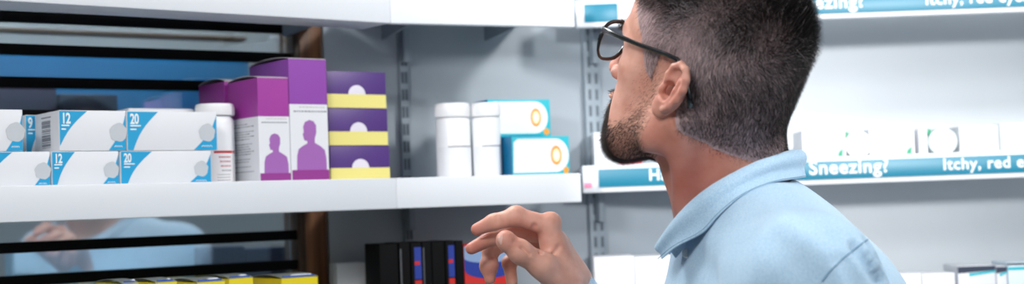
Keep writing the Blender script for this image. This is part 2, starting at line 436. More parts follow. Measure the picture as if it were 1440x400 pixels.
# bottle centre
Yb = 1.99
pc = P(304.5, 250, Yb); rb = (331.5-277.5)/2/FPX*Yb*.97
hb_ = P(304, 147, Yb).z - zl0
bottle(Vector((pc.x, pc.y, zl0)), rb, hb_, .0175, 'white plastic bottle with red-headed label behind the cyan boxes', lab=red_label)

# purple boxes with silhouettes
SIL = [(478,300),(480,240),(488,210),(505,198),(528,186),(528,176),(515,173),(511,158),(508,146),(513,140),(511,115),(520,95),(540,86),(560,92),(571,110),(571,140),(563,165),(563,184),(590,199),(608,214),(615,250),(616,300)]
SIL = [((x-452)/(626-452), (350-y)/(350-20)) for x, y in SIL]
def arch_box(fr, s0, s1, t, dep, z0, z1, zsplit, mtop, label, art=True, group='tall purple-topped boxes', side_mat=None, flap_m=None, bulge=.006, frontflap=0., mlow=None):
    e = empty('medicine_box', fr.pt((s0+s1)/2, t+dep/2, z0), label=label, category='medicine box', group=group)
    q = MB(); th = .0006; low = mlow or M_CARD
    q.box(fr, s0, s1, t, t+dep, z0, zsplit, low)
    # upper sleeve: four walls, open top; dark sheet inside paints the shade under the lid
    sm_ = side_mat or mtop
    q.box(fr, s0, s1, t, t+th, zsplit, z1, mtop); q.box(fr, s0, s1, t+dep-th, t+dep, zsplit, z1, mtop)
    q.box(fr, s0, s0+th, t+th, t+dep-th, zsplit, z1, sm_); q.box(fr, s1-th, s1, t+th, t+dep-th, zsplit, z1, mtop)
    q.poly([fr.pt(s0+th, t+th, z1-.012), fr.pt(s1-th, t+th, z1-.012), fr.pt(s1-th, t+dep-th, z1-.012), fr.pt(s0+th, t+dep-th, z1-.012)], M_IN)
    if art:
        o, du, dv, n = face(fr, s0, s1, t, z0, zsplit); off = n*E1; H = (zsplit-z0)
        v = lambda a: a
        f = art.get('h', 1.0)
        q.decal(o, du, dv, off, [(x, v(y)*f) for x, y in SIL][::-1], M_LIL)
        q.decal(o, du, dv, off*2, [(.02, .0), (1, .0), (1, .155*f), (.02, .155*f)], M_BAND)
        r = random.Random(int(s0*1e4))
        for k, y in enumerate((.955, .90)):
            x = .25 if k == 0 else .10
            while x < .92:
                w = r.uniform(.03, .08); q.decal(o, du, dv, off, [(x,y), (x+w,y), (x+w,y+.018), (x,y+.018)], M_TEXTG if k else M_FLAP); x += w+.02
        o2, du2, dv2, n2 = face(fr, s0, s1, t, z0, zsplit, 'left', t+dep); of2 = n2*E1
        for k in range(20):
            y = .90-.038*k; x = .1
            if r.random() < .25: continue
            while x < r.uniform(.6, .92):
                w = r.uniform(.03, .1); q.decal(o2, du2, dv2, of2, [(x,y), (x+w,y), (x+w,y+.010), (x,y+.010)], r.choice((M_TEXTG, M_TEXTG, M_BLACKP))); x += w+.02
        q.decal(o2, du2, dv2, of2, [(.3,.0), (.75,.0), (.75,.02), (.3,.02)], M_ORG)
    q.build('carton', e)
    q = MB(); N = 14; vs = []
    for k in range(N+1):
        a = k/N; z = z1 + bulge*math.sin(math.pi*a)**.8 + .0003; tt = t+dep*a
        vs += [fr.pt(s0, tt, z), fr.pt(s1, tt, z), fr.pt(s0, tt, z+.0007), fr.pt(s1, tt, z+.0007)]
    fs = []
    for k in range(N):
        i = 4*k; fs += [(i, i+1, i+5, i+4), (i+2, i+6, i+7, i+3), (i, i+4, i+6, i+2), (i+1, i+3, i+7, i+5)]
    fs += [(0, 2, 3, 1), (4*N, 4*N+1, 4*N+3, 4*N+2)]
    q.mesh(vs, fs, flap_m or M_FLAP, False); q.build('lid_flap', e)
    return e
tp = .03
# P3 tall right, P2 middle, P1 back left
s0, s1 = span(FL, 408, 461, 180, tp); z1 = FL.hit(430, 83.5, tp)[1]; zs_ = FL.hit(434, 147, tp)[1]
arch_box(FL, s0, s1, tp, .118, zl0, z1, zs_, M_PURT, 'tallest box of the group, purple top over a white front with a large lilac bust', art={'h': 1.0}, bulge=.0045)
s0, s1b = span(FL, 364, 408, 200, tp); z1 = FL.hit(385, 110, tp)[1]; zs_ = FL.hit(388, 164, tp)[1]
arch_box(FL, s0, s1-.1 if False else s1b-.0006, tp, .092, zl0, z1, zs_, M_PURM, 'shorter white box with magenta top and smaller lilac bust, beside the bottle', art={'h': .93}, bulge=.0045)
tq = .128
s0, s1 = span(FL, 316, 352, 130, tq); z1 = FL.hit(330, 115, tq)[1]
arch_box(FL, s0, s1, tq, .085, zl0, z1, z1-.05, M_PURM, 'dark magenta-topped box furthest back, behind the white bottle cap', art=None, bulge=.006)

# violet / yellow stack
tv = .045
zz = zl0
cuts = [(205.5, 252), (153, 204), (101, 152)]
xsR = [(464.5, 548), (462, 545), (459.5, 542.5)]
names = ['bottom', 'middle', 'top']
for i, (ya, yb) in enumerate(cuts):
    s0, s1 = span(FL, xsR[i][0], xsR[i][1], (ya+yb)/2, tv)
    z1 = FL.hit(505, ya, tv)[1]
    q = MB(); q.box(FL, s0, s1, tv, tv+.075, zz, z1, M_VIO, c=.0006)
    o, du, dv, n = face(FL, s0, s1, tv, zz, z1); off = n*E1
    q.decal(o, du, dv, off, [(.003,.01), (.997,.01), (.997,.38), (.003,.38)], M_PALEY)
    q.decal(o, du, dv, off*1.5, [(.5+.145*math.cos(a), .38+.25*math.sin(a)) for a in [math.pi*k/16 for k in range(17)]], mat('card_pale_lilac', '#e9e3f0', .4))
    o2, du2, dv2, n2 = face(FL, s0, s1, tv, zz, z1, 'left', tv+.075)
    q.decal(o2, du2, dv2, n2*E1, [(0,.01), (1,.01), (1,.38), (0,.38)], M_PALEY)
    q.build('medicine_box', label='violet and pale yellow box, %s one of the stack of three' % names[i], category='medicine box', group='violet and yellow boxes')
    zz = z1+.0005

# white twin bottles in the middle bay
for i, (x0, x1, yt) in enumerate(((613.5, 664.5, 147), (664.8, 707, 146))):
    Yc = 2.20 + .012*i; c = P((x0+x1)/2, 246, Yc); r = (x1-x0)/2/FPX*Yc*.955
    def lab(e, c, r, hb):
        q = MB(); av = math.atan2(-c.y, -c.x)
        arcband(q, c, r+.0003, av-1.2, av+1.5, hb*.06, hb*.52, mat('bottle_label_white', '#eceef2', .55), 30)
        arcband(q, c, r+.0005, av-.3, av+1.3, hb*.515, hb*.535, M_TEXTG, 20); q.build('label', e)
    bottle(Vector((c.x, c.y, zl0)), r, P(x0, yt, Yc).z-zl0, .0225, 'plain white plastic bottle with thick cap, %s' % ('the one nearer the purple boxes' if i == 0 else 'the one touching the teal boxes'), 'white bottles', lab, sq=True, cap_r=r*1.0)

# teal boxes
def teal_box(pxa, pxb, pyt, t, z0, label, dep=.06, pyb=None):
    s0, s1 = span(FM, pxa, pxb, pyt+20, t); z1 = FM.hit((pxa+pxb)/2, pyt, t)[1]
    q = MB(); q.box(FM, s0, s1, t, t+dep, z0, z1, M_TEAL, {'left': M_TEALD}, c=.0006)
    o, du, dv, n = face(FM, s0, s1, t, z0, z1); off = n*E1; asp = (z1-z0)/(s1-s0)
    rr = .42
    pan = [(.015,.10), (.76,.10)] + [(.76+rr*asp*math.sin(a)*.85, .52-rr*math.cos(a)) for a in [math.pi*k/12 for k in range(1, 12)]] + [(.76,.94), (.10,.94), (.03,.86)]
    q.decal(o, du, dv, off, pan, M_CARD)
    for k, (rx, mm) in enumerate(((.21, M_ORG), (.15, M_CREAM), (.09, mat('card_glow_white', '#fff8ea', .4)))):
        q.decal(o, du, dv, off*(2+k), [(.765+rx*asp*.72*math.cos(a), .52+rx*1.15*math.sin(a)) for a in [2*math.pi*j/24 for j in range(24)]], mm)
    q.decal(o, du, dv, off*2, [(.93+.05*math.cos(a), .14+.09*math.sin(a)) for a in [2*math.pi*j/14 for j in range(14)]], M_ORG)
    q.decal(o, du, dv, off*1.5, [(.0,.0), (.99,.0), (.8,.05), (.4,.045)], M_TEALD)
    q.build('medicine_box', label=label, category='medicine box', group='teal boxes with orange badge'); return z1
zt = teal_box(720, 800.5, 192, .045, zl0, 'teal and white box with orange badge, lower one beside the white bottles')
teal_box(686, 773.5, 140, .075, zt+.0005, 'teal and white box with orange badge, upper one stacked askew', dep=.055)

# yellow boxes, lower left shelf
zl = ZTOP-GAP+.0006
def yb(pxa, pxb, pyt, t, label, dep=.09, blue=True):
    s0, s1 = span(FL, pxa, pxb, pyt+10, t); z1 = FL.hit((pxa+pxb)/2, pyt, t)[1]
    e = arch_box(FL, s0, s1, t, dep, zl, z1, z1-.03, M_YEL, label, art=None, group='yellow boxes on the lowest left shelf', flap_m=mat('yellow_lid', '#8d9390', .4, noise=.2, nscale=60), bulge=.004, mlow=M_YEL)
    q = MB()
    q.box(FL, s0+.004, s1-.004, t+.002, t+.006, z1+.0012, z1+.0032, M_BLUEP, c=.0004)
    q.box(FL, s0+.02, s1-.006, t+.0072, t+.012, z1+.0022, z1+.0048, mat('lid_white', '#e4e9ee', .4), c=.0004)
    q.build('lid_print', e, label='blue and white printed lid edge')
    return e
yb(396, 447, 391, .03, 'yellow box beside the wooden post, on the lowest shelf')
yb(322, 356, 392, .034, 'yellow box with arched lid, second along from the wooden post')
yb(277, 316.5, 397, .006, 'yellow box standing forward of the row, with white and blue lid')
yb(219, 249, 397.5, .008, 'yellow box, second of the forward row, dark under its lid')
yb(172, 195, 399.2, .008, 'yellow box, third of the forward row, nearest the reflected hand')

# black packs with stripes, lower middle shelf
zlm = zl
tk = .05
edges = [(534, 560), (562, 577), (578.5, 593), (594.5, 607), (608, 625.5), (627, 639.5), (641, 652)]
blk_lab = ['widest black pack at the open end of the row', 'thin black pack after the widest one', 'black pack with blue and red spine, first of the two', 'black pack between the two striped ones, grey edge',
           'plain black pack just before the second striped one', 'black pack with blue and red spine, second of the two', 'plain black pack touching the red box']
for i, (a, c_) in enumerate(edges):
    s0, s1 = span(FM, a, c_, 370, tk); z1 = FM.hit(585, 341.5, tk)[1] + (.0005 if i % 2 else 0)
    e = empty('medicine_pack', FM.pt((s0+s1)/2, tk, zlm), label=blk_lab[i] + ', on the low shelf', category='pack', group='black packs in a row')
    q = MB(); q.box(FM, s0, s1, tk, tk+.07, zlm, z1, M_BLK, c=.0012)
    o, du, dv, n = face(FM, s0, s1, tk, zlm, z1); off = n*E1
    if i in (2, 5):
        q.decal(o, du, dv, off, [(.3,.02), (.98,.02), (.98,.68), (.3,.68)], M_RED)
        q.decal(o, du, dv, off, [(.3,.69), (.98,.69), (.98,.96), (.3,.96)], M_BLU2)
        q.decal(o, du, dv, off*2, [(.3,.81), (.8,.81), (.8,.84), (.3,.84)], M_RED)
    if i in (1, 3): q.decal(o, du, dv, off, [(.05,.02), (.2,.02), (.2,.95), (.05,.95)], mat('pack_edge_grey', '#55585c', .4))
    q.build('carton', e)
# red box with blue arc
s0, s1 = span(FM, 653, 724, 370, tk); z1 = FM.hit(690, 343, tk)[1]
q = MB(); q.box(FM, s0, s1, tk, tk+.08, zlm, z1, M_RED, c=.0008)
o, du, dv, n = face(FM, s0, s1, tk, zlm, z1); off = n*E1
q.decal(o, du, dv, off, [(.0,.78), (1,.80), (1,.985), (0,.985)], mat('pack_pale_blue', '#8fa9cf', .4))
q.decal(o, du, dv, off*2, [(.5-.5*math.cos(a), .78-.09*math.sin(a)) for a in [math.pi*k/14 for k in range(15)]] + [(.5+.5*math.cos(a), .88-.05*math.sin(a)) for a in [math.pi*k/14 for k in range(15)]], M_BLU2)
q.build('medicine_box', label='red box with a blue arc, partly behind the raised hand', category='medicine box')
# pale box beside the post
s0, s1 = span(FM, 462, 508, 385, .04) ; z1 = FM.hit(485, 371, .15)[1]
q = MB(); s0, s1 = span(FM, 474, 514, 385, .15); q.box(FM, s0, s1, .15, .19, zlm, z1, mat('pack_grey_white', '#e3e8f2', .5), c=.001)
q.build('medicine_box', label='pale grey box between the wooden post and the black packs', category='medicine box')

# white boxes low right bay
zr = ZRM-GAP+TH-.003+.0006
def wb(pxa, pxb, pyt, t, z0, label, m=M_CARD, dep=.08, group='plain white boxes on the lowest right shelf', cat='box', name='carton_box', deco=None):
    s0, s1 = span(FR, pxa, pxb, pyt+10, t); z1 = FR.hit((pxa+pxb)/2, pyt, t)[1]
    q = MB(); q.box(FR, s0, s1, t, t+dep, z0, z1, m, c=.0012)
    o, du, dv, n = face(FR, s0, s1, t, z0, z1)
    if deco: deco(q, o, du, dv, n*E1)
    return q.build(name, label=label, category=cat, group=group)
wb(835, 892, 361, .02, zr, 'plain white box seen between the hand and the collar, nearer the hand')
wb(892.5, 950, 360.5, .022, zr, 'plain white box directly behind the collar tip')
wb(1262, 1296, 385.5, .02, zr, 'plain white box low behind the man\'s back, touching his shirt')
wb(1297, 1343, 385, .02, zr, 'plain white box low behind the man\'s back, beside the dark-capped pack')
def dk(q, o, du, dv, off):
    q.decal(o, du, dv, off, [(.0,.86), (1,.90), (1,.99), (.0,.99)], M_NAVY)
    q.decal(o, du, dv, off, [(.30,.80), (1,.86), (1,.90), (.30,.86)], M_TEAL)
wb(1347, 1400, 374, .03, zr, 'grey pack with dark navy top low at the end of the shelf', m=mat('pack_pale', '#d9dde4', .4), deco=dk, cat='pack', name='medicine_pack', group='dark-topped packs')
wb(1401, 1416, 375, .03, zr, 'narrow pack with dark navy top, second in the row', m=mat('pack_pale', '#d9dde4', .4), deco=dk, cat='pack', name='medicine_pack', group='dark-topped packs')
def dk2(q, o, du, dv, off):
    q.decal(o, du, dv, off, [(.0,.86), (1,.86), (1,.92), (.0,.92)], M_TEAL); q.decal(o, du, dv, off, [(.0,.95), (.6,.95), (.6,.99), (.0,.99)], M_NAVY)
wb(1417, 1475, 369, .03, zr, 'pale blue and white pack cut by the edge, end of the low shelf', m=mat('pack_pale_cyan', '#cfe0ea', .4), deco=dk2, cat='pack', name='medicine_pack', group='dark-topped packs')
# goods on the right middle shelf
zq = ZRM+TH-.003+.0006
g5 = 'white products on the lower lettered shelf'
def grn(q, o, du, dv, off):
    q.decal(o, du, dv, off, [(.80,.05), (.92,.08), (.93,.35), (.82,.22)], M_GREEN)
wb(1128, 1189, 183, .03, zq, 'white box with small green mark, first behind the man\'s nape', deco=grn, group=g5)
wb(1222, 1286, 181, .03, zq, 'white box with small green mark, between two rounded tubs', deco=grn, group=g5)
wb(1292, 1304, 181, .03, zq, 'narrow white box beside the pale grey tub', group=g5)
wb(1349, 1404, 177, .03, zq, 'square white box over the word Itchy', group=g5)
wb(1406, 1500, 172, .03, zq, 'tallest white box at the end of the lower lettered shelf', m=mat('card_pale_green', '#dfe9ea', .45), group=g5)
wb(760+75, 868, 186, .05, zq, 'white box in front of the man\'s beard on the lettered shelf', group=g5)
def tub(pxc, w, pyt, t, label, m, deco=True):
    s, _ = FR.hit(pxc, 200, t); z1 = FR.hit(pxc, pyt, t)[1]; r = w/2/FPX*2.33; h = z1-zq; hc = h/2
    q = MB(); n = 36; vs = []; 
    for tt in (t, t+.03):
        for k in range(n):
            a = 2*math.pi*k/n; vs.append(FR.pt(s+r*math.cos(a), tt, zq+hc+hc*math.sin(a)))
    fs = [tuple(range(n)), tuple(range(2*n-1, n-1, -1))] + [(k, n+k, n+(k+1)%n, (k+1)%n) for k in range(n)]
    q.mesh(vs, fs, m)
    q.box(FR, s-r*.55, s+r*.55, t-.0006, t-.0002, zq+hc-.006, zq+hc-.001, mat('tub_print', '#c4cdd0', .5))
    q.box(FR, s-r, s-r*.72, t+.006, t+.02, z1-.010, z1-.001, M_GREEN, c=.0005)
    q.build('round_tub', label=label, category='tub', group=g5+', round')
tub(1207, 36, 184, .03, 'round white tub with green corner, between two white boxes', mat('tub_white', '#f0f3f3', .4))
tub(1326, 41, 180, .03, 'round pale grey tub with dark corner, over the gap in the lettering', mat('tub_grey', '#ccd9da', .4))
wb(868, 903, 206, .06, zq, 'dark red pack just under the beard', m=M_DRED, group='red packs', name='medicine_pack', cat='pack', dep=.03)

# made-up shapes behind the glass, coloured to imitate reflections in it
def shine(q, s0, s1, z0, z1, t): pass
beyond('reflection_panel', -60, 352, 76, 250, .35, .12, mat('reflection_blue', '#1f7fb8', .5, noise=.15, nscale=5), 'blue cabinet seen through the barred glass behind the cyan boxes', 'reflection stand-in')
beyond('reflection_bar', -80, 346, 43.5, 49.5, .5, .03, mat('reflection_brown', '#6b4a2e', .6), 'brown bar standing in for a reflection in the upper panes', 'rail')
beyond('reflection_block', -10, 80, 118, 160, .28, .05, mat('reflection_plum', '#3a2a44', .5), 'dark plum stand-in for a reflection in the glass, at the frame edge', 'box', group='dark reflection stand-ins behind glass')
beyond('reflection_block', 84, 166, 133, 160, .28, .05, mat('reflection_dark_blue', '#1c2438', .5), 'dark navy stand-in for a reflection in the glass over the barcode box', 'box', group='dark reflection stand-ins behind glass')
beyond('reflection_block', 282, 345, 348, 395, .25, .08, M_NAVY, 'dark navy stand-in for a low reflection in the glass, first from the reflected hand', 'box', group='dark reflection stand-ins behind glass')
beyond('reflection_block', 347, 408, 349, 395, .25, .08, M_NAVY, 'dark navy stand-in for a low reflection in the glass, beside the wooden post', 'box', group='dark reflection stand-ins behind glass')
beyond('reflection_block', 20, 275, 345, 470, .27, .05, mat('reflection_sky', '#9dc3dd', .5, noise=.1, nscale=8), 'sky blue stand-in for a low shirt reflection in the glass, under the reflected hand', 'box', group='blue reflection stand-ins behind glass')

# ------------------------------------------------------------------ light
# the rest of the shop, behind the viewer
ROOM = mat('shop_wall_paint', '#64727f', .8, noise=.05, nscale=1)
for nm, p0, p1 in (('wall_back', Vector((4.2, -3.2, 0)), Vector((-4.2, -3.2, 0))), ('wall_side_left', Vector((-4.2, -3.2, 0)), Vector((-4.2, 4.2, 0))), ('wall_side_right', Vector((3.4, 3.2, 0)), Vector((3.4, -3.2, 0)))):
    wallpiece(nm, p0, p1, m=ROOM)
w = bpy.data.worlds.new('shop'); scene.world = w; w.use_nodes = True
w.node_tree.nodes['Background'].inputs[0].default_value = (.82, .91, 1, 1); w.node_tree.nodes['Background'].inputs[1].default_value = .10
def area(name, loc, target, sx, sy, power, col=(1, 1, 1)):
    l = bpy.data.lights.new(name, 'AREA'); l.shape = 'RECTANGLE'; l.size = sx; l.size_y = sy; l.energy = power; l.color = col
    o = bpy.data.objects.new(name, l); COL.objects.link(o); o.location = loc
    o.rotation_euler = (Vector(target)-Vector(loc)).to_track_quat('-Z', 'Y').to_euler(); return o
area('unseen_overhead_lamp', (1.5, 1.0, 2.6), (.3, 2.4, 1.5), .25, .25, 24, (1, .99, .97))
area('unseen_overhead_lamp', (-.45, .2, 2.4), (.15, 1.45, 1.5), .4, .3, 10, (1, .99, .98))  # soft key added to brighten the man
q_ = FL.pt(.15, .45, 2.8); area('unseen_overhead_lamp', q_, (q_.x, q_.y, 0), .9, .25, 36, (1, .99, .97))  # added to brighten what lies behind the glass
area('unseen_overhead_lamp', (-1.2, -.3, 2.85), (.1, 1.7, 1.5), 1.2, .4, 18, (1, .99, .98))
area('front_fill_light', (2.4, -2.6, 2.1), (.3, 2.0, 1.5), 2.0, 1.4, 20, (.97, .99, 1))  # unseen frontal fill added here; that wall has no window
def spot(loc, target, energy, deg):
    sp = bpy.data.lights.new('wall_fill_spot', 'SPOT'); sp.energy = energy; sp.spot_size = math.radians(deg); sp.spot_blend = 1; sp.shadow_soft_size = .12
    so_ = bpy.data.objects.new('wall_fill_spot', sp); COL.objects.link(so_); so_.location = loc; so_.rotation_euler = (target-Vector(loc)).to_track_quat('-Z', 'Y').to_euler()
spot((1.15, -1.5, 2.1), P(1110, 160, 2.5), 330, 20)  # unseen spot added to brighten the right back panel
spot((-.9, -.9, 2.1), P(880, 140, 2.5), 150, 15)  # second added spot, brightens the panel beside the face
scene.view_settings.view_transform = 'Standard'; scene.view_settings.look = 'None'; scene.view_settings.gamma = 1; scene.view_settings.use_curve_mapping = False
scene.view_settings.exposure = 0.08
# ------------------------------------------------------------------ the man
f32 = np.float32
def surface_nets(F, lo, h):
    """quads of the zero level of F sampled on a grid"""
    nx, ny, nz = F.shape
    S = F < 0
    cs = [(0,0,0),(1,0,0),(0,1,0),(1,1,0),(0,0,1),(1,0,1),(0,1,1),(1,1,1)]
    sl = lambda a, o: a[o[0]:nx-1+o[0], o[1]:ny-1+o[1], o[2]:nz-1+o[2]]
    cnt = np.zeros((nx-1, ny-1, nz-1), np.int8)
    for o in cs: cnt += sl(S, o)
    act = (cnt > 0) & (cnt < 8)
    I = np.argwhere(act); idx = -np.ones(act.shape, np.int64); idx[act] = np.arange(len(I))
    vals = np.stack([F[I[:,0]+o[0], I[:,1]+o[1], I[:,2]+o[2]] for o in cs], 1)
    acc = np.zeros((len(I), 3)); n = np.zeros(len(I))
    for a in range(8):
        for ax in range(3):
            if cs[a][ax] == 0:
                b = a + (1 << ax); va, vb = vals[:, a], vals[:, b]; m = (va < 0) != (vb < 0)
                t = np.where(m, va/(va-vb+1e-20), 0)
                p = np.array(cs[a], float)[None, :].repeat(len(I), 0); p[:, ax] = t
                acc[m] += p[m]; n[m] += 1
    V = (I + acc/n[:, None])*h + np.array(lo)
    Q = []
    for ax in range(3):
        o = [0, 0, 0]; o[ax] = 1
        b, c = (ax+1) % 3, (ax+2) % 3
        s0 = [slice(1, -1)]*3; s0[ax] = slice(0, -1)
        s1 = list(s0); s1[ax] = slice(1, None)
        A0 = S[tuple(s0)]; A1 = S[tuple(s1)]
        E = np.argwhere(A0 != A1); inside = A0[tuple(E.T)]
        off = np.array([1, 1, 1]); off[ax] = 0
        G = E + off
        def cell(db, dc):
            g = G.copy(); g[:, b] -= db; g[:, c] -= dc
            return idx[g[:,0], g[:,1], g[:,2]]
        q = np.stack([cell(1,1), cell(0,1), cell(0,0), cell(1,0)], 1)
        q[~inside] = q[~inside][:, ::-1]
        Q.append(q)
    Q = np.concatenate(Q); Q = Q[(Q >= 0).all(1)]
    return V, Q
def laplace(V, Q, it=2, lam=.5):
    for _ in range(it):
        S = np.zeros_like(V); n = np.zeros(len(V))
        for a, b in ((0,1),(1,2),(2,3),(3,0)):
            for i, j in ((a, b), (b, a)):
                for k in range(3): S[:, k] += np.bincount(Q[:, i], V[Q[:, j], k], len(V))
                n += np.bincount(Q[:, i], minlength=len(V))
        V = V + lam*(S/np.maximum(n, 1)[:, None]-V)
    return V
class Vol:
    def __init__(self, lo, hi, h):
        self.lo, self.h = np.array(lo, float), h
        n = [int((b-a)/h)+2 for a, b in zip(lo, hi)]; self.n = n
        ax = [(lo[k]+h*np.arange(n[k])).astype(f32) for k in range(3)]; self.ax = ax
        self.F = np.full(n, 1.0, f32)
    def _sub(self, lo, hi):
        s = []
        for k in range(3):
            a = max(0, int((lo[k]-self.lo[k])/self.h)); b = min(self.n[k], int((hi[k]-self.lo[k])/self.h)+2); s.append(slice(a, max(a, b)))
        X = self.ax[0][s[0]][:, None, None]; Y = self.ax[1][s[1]][None, :, None]; Z = self.ax[2][s[2]][None, None, :]
        return tuple(s), X, Y, Z
    def _mix(self, s, d, k, op):
        F = self.F[s]
        if op == 'add':
            hh = np.maximum(k-np.abs(F-d), 0)/k; self.F[s] = np.minimum(F, d)-hh*hh*k*.25
        elif op == 'cut':
            d = -d; hh = np.maximum(k-np.abs(F-d), 0)/k; self.F[s] = np.maximum(F, d)+hh*hh*k*.25
    def ell(self, c, r, k=.01, R=None, op='add', pad=.03):
        """ellipsoid; R: 3x3 with columns = its own axes"""
        rm = max(r)+pad+k; c = np.array(c, float)
        s, X, Y, Z = self._sub(c-rm, c+rm)
        dx, dy, dz = X-f32(c[0]), Y-f32(c[1]), Z-f32(c[2])
        if R is None: a, b, e = dx/r[0], dy/r[1], dz/r[2]; a, b, e = np.broadcast_arrays(a, b, e)
        else:
            a, b, e = [((R[0][j]*dx + R[1][j]*dy + R[2][j]*dz)/r[j]).astype(f32) for j in range(3)]
        k0 = np.sqrt(a*a+b*b+e*e)+1e-9; k1 = np.sqrt((a/r[0])**2+(b/r[1])**2+(e/r[2])**2)+1e-9
        self._mix(s, (k0*(k0-1)/k1).astype(f32), k, op)
    def cap(self, p0, p1, r0, r1, k=.01, op='add', pad=.03):
        p0 = np.array(p0, float); p1 = np.array(p1, float); rm = max(r0, r1)+pad+k
        s, X, Y, Z = self._sub(np.minimum(p0, p1)-rm, np.maximum(p0, p1)+rm)
        d = p1-p0; L2 = float(d@d)+1e-12
        X, Y, Z = X-f32(p0[0]), Y-f32(p0[1]), Z-f32(p0[2])
        t = np.clip((X*f32(d[0])+Y*f32(d[1])+Z*f32(d[2]))/f32(L2), 0, 1)
        q = np.sqrt((X-t*f32(d[0]))**2+(Y-t*f32(d[1]))**2+(Z-t*f32(d[2]))**2) - (r0+(r1-r0)*t)
        self._mix(s, q.astype(f32), k, op)
    def chain(self, pts, rs, k=.004, op='add', pad=.02):
        for i in range(len(pts)-1): self.cap(pts[i], pts[i+1], rs[i], rs[i+1], k, op, pad)
    def mesh(self, it=1):
        V, Q = surface_nets(self.F, self.lo, self.h); return laplace(V, Q, it), Q

class Loc:
    """body-local frame -> world"""
    def __init__(self, O, yaw, pitch=0, roll=0):
        # forward points to the left of the photograph, turned yaw degrees away from the viewer
        a = math.radians(yaw); f = Vector((-math.cos(a), math.sin(a), 0)); l = Vector((-math.sin(a), -math.cos(a), 0)); u = Vector((0, 0, 1))
        M = Matrix((f, l, u)).transposed()
        M = M @ Matrix.Rotation(-math.radians(pitch), 3, 'Y') @ Matrix.Rotation(math.radians(roll), 3, 'X')
        self.M = np.array(M); self.O = np.array(O, float)
    def p(self, x, y, z): return self.O + self.M @ np.array((x, y, z), float)
    def v(self, x, y, z): return self.M @ np.array((x, y, z), float)
    def inv(self, P_): return (P_-self.O) @ self.M

HY = 1.45
HO = np.array(P(991, 121, HY-.02))
HEAD = Loc(HO, 43, 25, 0)
hp = HEAD.p; HM = HEAD.M
NB = np.array(P(1028, 285, HY))                   # base of the neck

v = Vol(HO-np.array((.16, .16, .22)), HO+np.array((.19, .14, .17)), .0016)
v.ell(hp(.002, 0, .050), (.090, .0735, .088), .01, HM)
v.ell(hp(-.038, 0, .030), (.044, .058, .052), .03, HM)
v.ell(hp(.034, 0, .048), (.062, .066, .060), .02, HM)
v.ell(hp(.038, 0, -.012), (.048, .058, .062), .02, HM)
for s in (1, -1):
    v.ell(hp(.052, s*.042, -.004), (.020, .018, .016), .02, HM)                # cheekbone
    v.chain([hp(-.006, s*.053, -.012), hp(.000, s*.054, -.052), hp(.045, s*.038, -.077), hp(.070, s*.012, -.088)], [.014, .015, .015, .014], .02)
    v.ell(hp(.040, s*.042, -.045), (.030, .016, .028), .02, HM)                # cheek
    v.chain([hp(.085, s*.010, .030), hp(.078, s*.036, .030), hp(.060, s*.052, .018)], [.010, .009, .007], .012)
v.ell(hp(.069, 0, -.087), (.017, .020, .015), .015, HM)
v.ell(hp(.070, 0, -.052), (.026, .030, .030), .015, HM)
v.ell(hp(.040, 0, -.066), (.045, .038, .022), .02, HM)                         # under the jaw
v.chain([hp(.089, 0, .022), hp(.104, 0, -.006), hp(.113, 0, -.020)], [.007, .0075, .0095], .010)
for s in (1, -1):
    v.ell(hp(.100, s*.012, -.023), (.010, .007, .007), .006, HM)
    v.ell(hp(.092, s*.031, .010), (.014, .017, .012), .012, HM, 'cut')
    v.ell(hp(.074, s*.031, .009), (.0125, .0125, .0125), .003, HM)
    v.ell(hp(.110, s*.006, -.030), (.004, .003, .004), .003, HM, 'cut')
v.ell(hp(.094, 0, -.047), (.010, .022, .0055), .006, HM)
v.ell(hp(.092, 0, -.058), (.010, .020, .0060), .006, HM)
v.ell(hp(.104, 0, -.0525), (.010, .024, .0012), .004, HM, 'cut')
# neck
v.cap(hp(-.030, 0, -.015), NB+np.array((-.003, 0, .03)), .052, .053, .03)
v.cap(hp(-.036, 0, .0), NB+np.array((.000, 0, .05)), .038, .042, .03)
v.cap(NB+np.array((-.003, 0, .03)), NB+np.array((.0, 0, -.08)), .053, .060, .03)
v.chain([hp(-.028, .060, -.030), NB+np.array((-.045, -.028, .0))], [.014, .012], .02)   # neck muscle
v.ell(NB+np.array((-.046, 0, .035)), (.014, .012, .018), .02)
